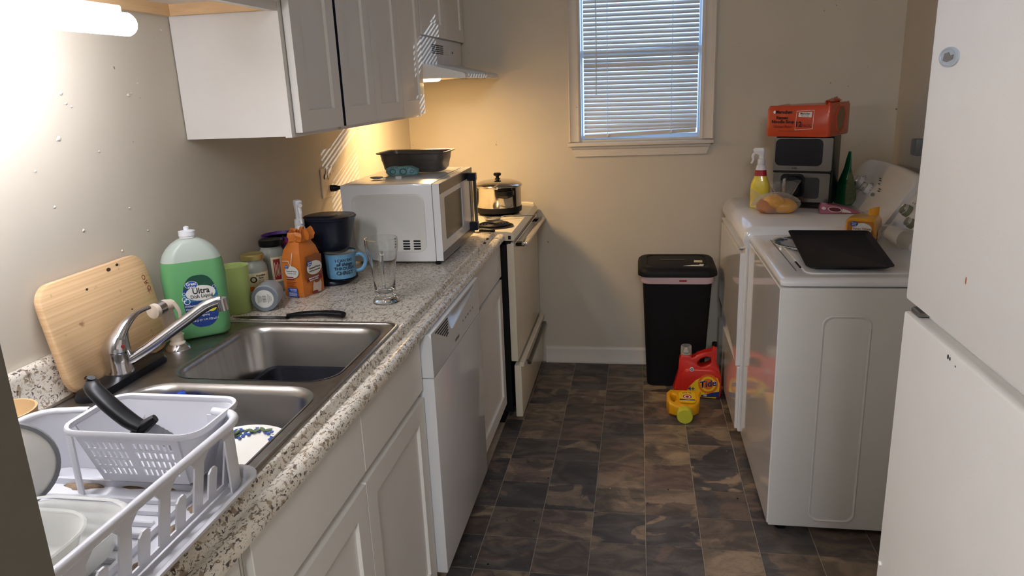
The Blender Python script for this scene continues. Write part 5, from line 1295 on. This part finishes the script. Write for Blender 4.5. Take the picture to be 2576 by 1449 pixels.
# yellow spray bottle
ys = thing('spray_bottle', 'yellow trigger spray bottle with red band beside the air fryer', 'bottle', (1.741, 3.436, FZ), R(170))
obj('bottle_body', loft(NB(), [rz(rr(a, b, r_, 7), z_) for a, b, r_, z_ in ((.075, .050, .02, 0), (.082, .056, .024, .006), (.082, .056, .024, .09), (.080, .055, .024, .105), (.064, .048, .02, .125), (.052, .042, .018, .142))]), 'spray_yellow', ys, 60)
obj('red_band', loft(NB(), [rz(rr(a, b, r_, 7), z_) for a, b, r_, z_ in ((.053, .043, .018, .142), (.046, .040, .018, .168))]), 'band_red', ys, 60)
obj('shoulder', loft(NB(), [rz(rr(a, b, r_, 7), z_) for a, b, r_, z_ in ((.046, .040, .018, .168), (.038, .034, .016, .185), (.028, .028, .014, .192))]), 'white_plastic', ys, 60)
obj('collar', lathe(NB(), [(.0155, .192), (.0165, .194), (.0150, .214), (.010, .217)], 20), 'white_plastic', ys)
obj('trigger_head', loft(NB(), [rz(rr(a, b, .006, 5, c_, 0), z_) for a, b, c_, z_ in ((.022, .016, 0, .214), (.022, .015, 0, .232), (.044, .017, .010, .244), (.048, .018, .012, .256), (.040, .014, .010, .264))]), 'white_plastic', ys, 50)
obj('trigger', tube(NB(), spline([(.024, 0, .244), (.036, 0, .230), (.034, 0, .212), (.042, 0, .196)], 4), [.007, .006, .004], 8), 'white_plastic', ys, 60)
# bag of buns
bn = thing('bun_bag', 'clear bag with yellow wrapper of buns at the front edge of the dryer', 'bag', (1.785, 3.285, FZ), R(-12))
def blob(bm, cx, cy, cz, a, b, c_, n=20, m_=10, amp=0., seed=0, flat=True):
    rings = []
    for i in range(m_+1):
        ph = -PI/2+PI*i/m_; q = max(math.cos(ph), .02)
        rings.append([Vector((cx+a*q*math.cos(t)*(1+amp*math.sin(5*t+seed+3*ph)), cy+b*q*math.sin(t)*(1+amp*math.sin(4*t+seed*2)), max(cz+c_*math.sin(ph)*(1+amp*math.sin(3*t+seed)), 0.0006+cz-c_*.8 if flat else -9))) for t in [2*PI*u/n for u in range(n)]])
    return loft(bm, rings)
bm = NB(); blob(bm, -.030, -.005, .030, .050, .045, .036, amp=.03)
obj('bun', bm, 'bread_brown', bn, 60)
bm = NB(); blob(bm, .035, .0, .030, .052, .045, .034, amp=.05, seed=2)
obj('printed_wrapper', bm, 'wrap_yellow', bn, 60)
bm = NB(); blob(bm, -.005, -.020, .050, .045, .03, .032, amp=.12, seed=4, flat=False)
obj('wrapper_fold', bm, 'wrap_yellow', bn, 60)
bm = NB(); blob(bm, .0, 0, .040, .098, .058, .048, n=28, m_=12, amp=.05, seed=1)
obj('clear_film', bm, 'film', bn, 40)
bm = NB(); rings = []
for i in range(7):
    t_ = i/6; rings.append([Vector((.030+(.030+.035*t_)*math.cos(a)+.006*math.sin(4*a+i), .018+.016*math.sin(a)+.004*math.sin(6*a), .070+.062*t_+.008*math.sin(3*a+i))) for a in [2*PI*u/20 for u in range(20)]])
loft(bm, rings, False, False); obj('gathered_film', bm, 'film', bn, 40)
bm = NB(); rings = []
for i in range(6):
    t_ = i/5; rings.append([Vector((-.060-.045*t_+.004*math.sin(5*a), .01+.030*math.cos(a)*(1-.3*t_), .052+(.020+.018*t_)*math.sin(a)+.012*t_)) for a in [2*PI*u/16 for u in range(16)]])
loft(bm, rings, False, False); obj('gathered_film', bm, 'film', bn, 40)
# green bag
gb = thing('snack_bag', 'standing green foil bag between the air fryer and the dryer console', 'bag', (2.116, 3.497, FZ), R(-68))
bm = NB(); rings = []
for w_, d_, z_, sx in ((.086, .040, 0, 0), (.092, .046, .01, 0), (.088, .044, .05, 0), (.076, .036, .09, 0), (.055, .028, .13, .004), (.040, .012, .16, .008), (.026, .005, .20, .012), (.010, .003, .235, .016)):
    rings.append([Vector((p[0]+sx, p[1]+.003*math.sin(9*p[0]*20), z_)) for p in rr(w_, d_, min(w_, d_)*.25, 5)])
loft(bm, rings); obj('bag_body', bm, 'pouch_green', gb, 40)
bm = NB(); rings = []
for y_h, z_ in ((.026, .004), (.027, .05), (.022, .09), (.012, .13), (.003, .17)):
    rings.append([Vector((.0475-.00035*z_*400*.12-(.004+ .02*(z_/.17)**1.5), s_*y_h, z_)) for s_ in (-1, 0, 1)]+[Vector((.052-.00035*z_*400*.12-(.004+.02*(z_/.17)**1.5), s_*y_h, z_)) for s_ in (1, 0, -1)])
loft(bm, rings); obj('printed_side', bm, 'pouch_olive', gb, 40)
# pink pouch
pk_ = thing('snack_pouch', 'pink snack pouch lying in front of the air fryer', 'pouch', (2.040, 3.272, FZ), R(-6))
bm = NB(); loft(bm, [[Vector((x, s1*(hy), z_)) for s1, z_ in ((-1, .002), (-.6, h_), (.6, h_), (1, .002), (.6, .0003), (-.6, .0003))] for x, hy, h_ in ((-.078, .034, .030), (-.070, .036, .040), (-.02, .035, .034), (.03, .032, .024), (.070, .028, .010), (.080, .028, .004))])
obj('pouch_body', bm, 'pouch_pink', pk_, 40)
pf_ = frame_fn((-.02, -.0290, .0175), (1, 0, -.12), (0, .42, .9))
patch('oval_print', ell(.028, .0115, 24, 0, 0), pf_, 'label_white', pk_, t0=.0005)
patch('fruit_print', ell(.024, .0090, 24, 0, 0), pf_, 'beet', pk_, t0=.0014)
patch('round_logo', ell(.009, .0065, 16, -.044, .0), pf_, 'label_white', pk_, t0=.0012)
patch('white_label', [(.028, -.008), (.066, -.006), (.060, .0), (.03, .008)], pf_, 'label_white', pk_, t0=-.0008, th=.0022)

# ---------------------------------------------------------------- on the washer
WZ = .9030
plate('dinner_plate', 'white floral plate under the black baking sheet on the washer', (1.800, 2.720, WZ+.0002), .118, (1, 0, 0), 0.0, 34)
bs = wthing('baking_sheet', 'black rectangular baking sheet lying tilted on the washer', 'baking sheet', (1.87, 2.58, WZ))
q00 = Vector((1.728, 2.372, .9085)); q10 = Vector((1.984, 2.372, .9085)); q11 = Vector((2.016, 2.772, .9410)); q01 = Vector((1.748, 2.790, .9410))
def bsf(u, v, h):
    n_ = (q10-q00).cross(q01-q00).normalized()
    return q00.lerp(q10, u).lerp(q01.lerp(q11, u), v)+n_*h
def bring(ins, h, r_=.05):
    return [bsf(.5+a, .5+b, h) for a, b in rr(1-2*ins, 1-2*ins, r_, 5)]
bm = NB(); loft(bm, [bring(.035, 0), bring(.0, .010), bring(-.012, .0112), bring(-.012, .0126), bring(.002, .0120), bring(.040, .0025)])
obj('sheet_body', bm, 'black_nonstick', bs, 50)
# loaf of bread
lf = thing('bread_loaf', 'sliced bread loaf in a yellow bag behind the baking sheet', 'bread', (2.034, 2.892, .8987), R(-23))
bm = NB(); rings = []
for i in range(9):
    t_ = i/8; y = -.080+.165*t_; w_ = .112-.012*(2*t_-1)**2; h = .092-.012*t_
    rings.append([Vector((p[0]*(1+.03*math.sin(6*y*30)), y, p[1]+h/2)) for p in rr(w_, h, .020, 5)])
loft(bm, rings); obj('wrapped_bread', bm, 'wrap_yellow', lf, 40)
bm = NB(); rings = []
for i in range(6):
    t_ = i/5; rings.append([Vector((.0+.036*(1-.6*t_)*math.cos(a)+.02*t_, .084+.045*t_, .060+.034*(1-.5*t_)*math.sin(a)+.010*t_)) for a in [2*PI*u/14 for u in range(14)]])
loft(bm, rings); obj('gathered_end', bm, 'film', lf, 40)
bm = NB(); rings = []
for i in range(4):
    t_ = i/3; rings.append([Vector((.028+.018*math.cos(a), .03+.008*math.sin(a), .086+.028*t_*(1+.2*math.cos(a)))) for a in [2*PI*u/10 for u in range(10)]])
loft(bm, rings); obj('wrapper_fold', bm, 'wrap_yellow', lf, 60)
lff = lambda a, b, t: Vector((a, -.0805-t, b))
patch('label_frame', rr(.088, .056, .006, 5, 0, .052), lff, 'bread_brown', lf)
patch('label_oval', ell(.033, .0225, 26, .005, .052), lff, 'label_white', lf, t0=.0008)
patch('logo_oval', ell(.013, .0095, 20, -.022, .070), lff, 'logo_blue', lf, t0=.0016)
text('Great\nValue', .0068, off(lff, -.022, .070), 'ink_white', lf, t0=.0024, bold=.02)
text('Honey Wheat', .0115, off(lff, .004, .053), 'bread_brown', lf, t0=.0016, bold=.02)
text('Bread', .0078, off(lff, .020, .041), 'ink', lf, t0=.0016)
patch('side_print', [(-.05, .006), (.05, .006), (.05, .040), (-.05, .044)], lambda a, b, t: Vector((.0555+t-.0012*abs(a)*30*.5, a, b)), 'cream_print', lf, t0=.001)
# clear plastic cup lying down
pc_ = bpy.data.objects.new('plastic_cup', None); C.objects.link(pc_); pc_['label'] = 'clear plastic cup lying on its side on the washer beside the refrigerator edge'; pc_['category'] = 'cup'
ax = Vector((-.22, .97, .06)).normalized(); pc_.location = (2.085, 2.745, .9350); pc_.rotation_mode = 'QUATERNION'; pc_.rotation_quaternion = (-ax).to_track_quat('Z', 'Y')
pc_.location = Vector((2.118, 2.680, .9375))+ax*.10
obj('cup_body', cup_wall([(.026, 0), (.028, .002), (.036, .095), (.0375, .099), (.0385, .100)], .0012), 'glass_thin', pc_, 50)

# ================================================================ on the floor
tc_ = wthing('trash_can', 'tall black plastic trash can with lid and pale pink liner', 'trash can', (1.39, 3.66, 0))
def tcr(w_, d_, r_, z_, dy=0.): return rz(rr(w_, d_, r_, 7, 1.392, 3.648+dy), z_)
bm = NB(); loft(bm, [tcr(.262, .175, .03, .0), tcr(.276, .19, .035, .004), tcr(.284, .20, .035, .06), tcr(.330, .290, .04, .560), tcr(.336, .296, .042, .585), tcr(.326, .286, .04, .585), tcr(.27, .19, .03, .06)])
obj('bin_body', bm, 'black_matte', tc_, 50)
bm = NB(); loft(bm, [tcr(.340, .302, .045, .553), tcr(.346, .308, .045, .560), tcr(.344, .306, .045, .575), tcr(.350, .312, .046, .592), tcr(.344, .306, .045, .596)], False, False)
obj('bin_liner', bm, 'liner_pink', tc_, 60)
bm = NB(); loft(bm, [tcr(.362, .322, .05, .588), tcr(.376, .336, .055, .592), tcr(.376, .336, .055, .606), tcr(.368, .328, .055, .622), tcr(.345, .305, .05, .632), tcr(.29, .245, .045, .6345), tcr(.285, .24, .045, .631), tcr(.27, .225, .04, .633)])
ld = obj('lid', bm, 'black_matte', tc_, 50)
obj('lid_recess', B(1.315, 1.435, 3.655, 3.685, .6332, .6345, bev=.0005), 'black_plastic', ld, 0)
obj('lid_button', B(1.545, 1.562, 3.56, 3.60, .615, .630, bev=.003), 'black_plastic', ld)
patch('torn_sticker', [(1.418, 3.540), (1.512, 3.535), (1.520, 3.575), (1.500, 3.580), (1.496, 3.560), (1.462, 3.556), (1.440, 3.548)], fXY, 'label_white', ld, t0=.6330, th=.0008)
patch('sticker', [(1.475, 3.615), (1.515, 3.612), (1.518, 3.655), (1.478, 3.658)], fXY, 'label_cream', ld, t0=.6332, th=.0006)
patch('red_tie', rect2(1.40, 1.435, .566, .574), lambda a, b, t: Vector((a, 3.648-.1545-t, b)), 'band_red', tc_)

# red detergent jug
td = thing('detergent_jug', 'large red laundry detergent jug with clear cap and yellow label before the trash can', 'jug', (1.496, 3.462, 0), R(-3))
JW, JD = .218, .095
bodyo = [(-.104, .0), (.100, .0), (.110, .010), (.112, .05), (.110, .10), (.100, .140), (.088, .165), (.084, .200), (.084, .255), (.066, .262), (.062, .238), (.020, .226), (-.008, .214), (-.016, .205), (-.030, .200), (-.034, .210), (-.078, .212), (-.090, .190), (-.094, .12), (-.108, .07), (-.112, .02)]
hole = [(.052, .170), (.060, .182), (.058, .206), (.040, .210), (.012, .198), (-.004, .180), (-.004, .166), (.010, .156), (.030, .160)]
bm = NB()
def jf(a, b, t): return Vector((a, t*(1-.0*b)*(1-.45*max(0, (b-.12)/.14)), b))
holed(bm, bodyo, [hole], jf, -JD/2+.008, JD/2-.008)
bmesh.ops.bevel(bm, geom=[e for e in bm.edges if abs(abs(e.verts[0].co.y)-abs(e.verts[1].co.y)) < .012 and len(e.link_faces) == 2 and e.calc_face_angle(0) > R(60)], offset=.007, segments=3, profile=.6, affect='EDGES')
obj('jug_body', bm, 'red_plastic', td, 50)
obj('front_bulge', loft(NB(), [[Vector((.012+a*s_, -JD/2+.009-t, .078+b*s_)) for a, b in rr(.185, .150, .05, 8)] for s_, t in ((1, 0), (.96, .006), (.85, .009), (.4, .010))]), 'red_plastic', td, 60)
obj('pour_spout', lathe(NB(), [(.019, .205), (.020, .212), (.014, .214), (.014, .222), (.009, .232), (.007, .240)], 20, -.058, 0), 'label_white', td)
obj('green_mark', lathe(NB(), [(.0142, .214), (.0145, .218), (.0142, .221)], 20, -.058, 0), 'rain_green', td)
obj('measuring_cap', lathe(NB(), [(.026, .204), (.027, .206), (.0255, .252), (.0235, .254), (.024, .206)], 28, -.058, 0), 'glass_thin', td, 50)
obj('handle_cap', lathe(NB(), [(.0125, .255), (.0135, .257), (.0125, .275), (.009, .275), (.008, .262)], 18, .075, 0), 'black_plastic', td)
jl = lambda a, b, t: Vector((a, -JD/2-.0012-t, b))
labd = [(-.055, .012), (.085, .004), (.100, .030), (.102, .080), (.092, .108), (.060, .122), (.030, .118), (-.010, .095), (-.040, .060), (-.055, .030)]
patch('label', labd, jl, 'tide_yellow', td, t0=.0005)
patch('orange_ring', ell(.047, .050, 30, .048, .078), jl, 'tide_orange', td, t0=.0014)
patch('yellow_ring', ell(.036, .039, 30, .048, .078), jl, 'tide_yellow', td, t0=.0022)
patch('orange_centre', ell(.026, .028, 26, .048, .078), jl, 'tide_orange', td, t0=.0030)
text('Tide', .047, lambda a, b, t: jl(.048+a, .079+b+a*.22, t), 'ink_white', td, t0=.0032, bold=.045, th=.0004, xs=.92)
text('Tide', .047, lambda a, b, t: jl(.048+a, .079+b+a*.22, t), 'deep_blue', td, t0=.0042, bold=.015, th=.0004, xs=.92)
patch('blue_wave', [(.015, .010), (.100, .012), (.102, .042), (.075, .036), (.045, .026), (.018, .020)], jl, 'deep_blue', td, t0=.0036)
text('100', .013, off(jl, .034, .018), 'ink_white', td, t0=.0045, bold=.03)
text('4+', .030, off(jl, -.030, .048), 'deep_blue', td, t0=.0012, bold=.03)
text('months\nmois', .0135, off(jl, -.022, .024), 'deep_blue', td, t0=.0012, bold=.03)
patch('round_sticker', ell(.010, .010, 20, -.030, .148), jl, 'label_white', td, t0=-.010, th=.0095)
obj('sticker_ring', holed(NB(), ell(.0065, .0065, 18, -.030, .148), [ell(.004, .004, 18, -.030, .148)], jl, -.001, .0005), 'logo_blue', td, 0)

# yellow bottle lying on the floor, cap towards the room
yb = bpy.data.objects.new('detergent_bottle', None); C.objects.link(yb); yb['label'] = 'yellow detergent bottle with lime cap lying on the floor before the red jug'; yb['category'] = 'bottle'
yb.location = (1.416, 3.320, .0475)
# local: x across, z along the bottle (mouth = +z), y = thickness; lay it down
axis = Vector((-.02, -.985, -.06)).normalized(); yx = Vector((1, 0, 0)); yx = (yx-axis*yx.dot(axis)).normalized(); yy_ = axis.cross(yx)
yb.matrix_world = Matrix(((yx.x, yy_.x, axis.x, 1.416), (yx.y, yy_.y, axis.y, 3.320), (yx.z, yy_.z, axis.z, .0480), (0, 0, 0, 1)))
yo = [(-.060, .0), (.064, .0), (.074, .012), (.076, .07), (.070, .11), (.052, .135), (.030, .150), (-.026, .150), (-.040, .146), (-.062, .130), (-.074, .105), (-.076, .030)]
yh = [(-.050, .040), (-.034, .050), (-.030, .095), (-.042, .118), (-.056, .105), (-.060, .060)]
bm = NB(); holed(bm, yo, [yh], lambda a, b, t: Vector((a, t*(1-.30*max(0, (b-.08)/.07)), b)), -.036, .036)
bmesh.ops.bevel(bm, geom=[e for e in bm.edges if len(e.link_faces) == 2 and e.calc_face_angle(0) > R(60)], offset=.010, segments=3, profile=.6, affect='EDGES')
obj('bottle_body', bm, 'jug_yellow', yb, 60)
bm = NB(); loft(bm, [ring(.004, 0, z_, r_, 24) for z_, r_ in ((.140, .033), (.158, .030), (.165, .028))]); obj('neck', bm, 'jug_yellow', yb, 60)
bm = NB(); rings = []
for z_, r_ in ((.163, .036), (.166, .037), (.196, .0350), (.200, .0335)):
    rings.append([Vector((.004+(r_+(.0006 if u % 2 else 0))*math.cos(2*PI*u/48), (r_+(.0006 if u % 2 else 0))*math.sin(2*PI*u/48), z_)) for u in range(48)])
loft(bm, rings); obj('cap', bm, 'cap_lime', yb, 50)
yf = lambda a, b, t: Vector((-a*-1, 0, b))
sgn = 1 if yy_.z > 0 else -1
yf = lambda a, b, t: Vector((a, sgn*(.0365+t), .075-b*1.0))
sx_ = 1 if True else -1
patch('label_panel', rr(.075, .11, .02, 6, .018, -.002), yf, 'tide_yellow', yb, t0=.0002)
patch('logo_disc', ell(.022, .022, 28, .018, .0), yf, 'ink_white', yb, t0=.0012)
obj('logo_ring', holed(NB(), ell(.020, .020, 26, .018, 0), [ell(.015, .015, 26, .018, 0)], yf, .0020, .0025), 'band_red', yb, 0)
patch('logo_mark', ell(.008, .010, 16, .018, 0), yf, 'band_red', yb, t0=.0020)
patch('label_band', [(-.018, -.034), (.054, -.034), (.050, -.024), (.02, -.028), (-.016, -.022)], yf, 'deep_blue', yb, t0=.0012)
text('PLUS OXI', .010, lambda a, b, t: yf(.018+a, -(-.040)+0-b*-1-.0, t), 'deep_blue', yb, t0=.0012, bold=.02)

# made-up fill lamp behind the camera, added to brighten the room
rl = wthing('fill_lamp', 'added round fill lamp, unseen in the room behind', 'lamp', (1.25, -1.5, CH-.06))
obj('fill_lamp_shade', lathe(NB(), [(.15, 0), (.15, -.02), (.12, -.045), (.04, -.055)], 32, 1.25, -1.5, z0=CH), 'white_plastic', rl, 50)
area('room_fill', (1.25, -1.5, CH-.075), .55, FILL_POWER, (.93, .96, 1.0), rot=(R(28), 0, 0))
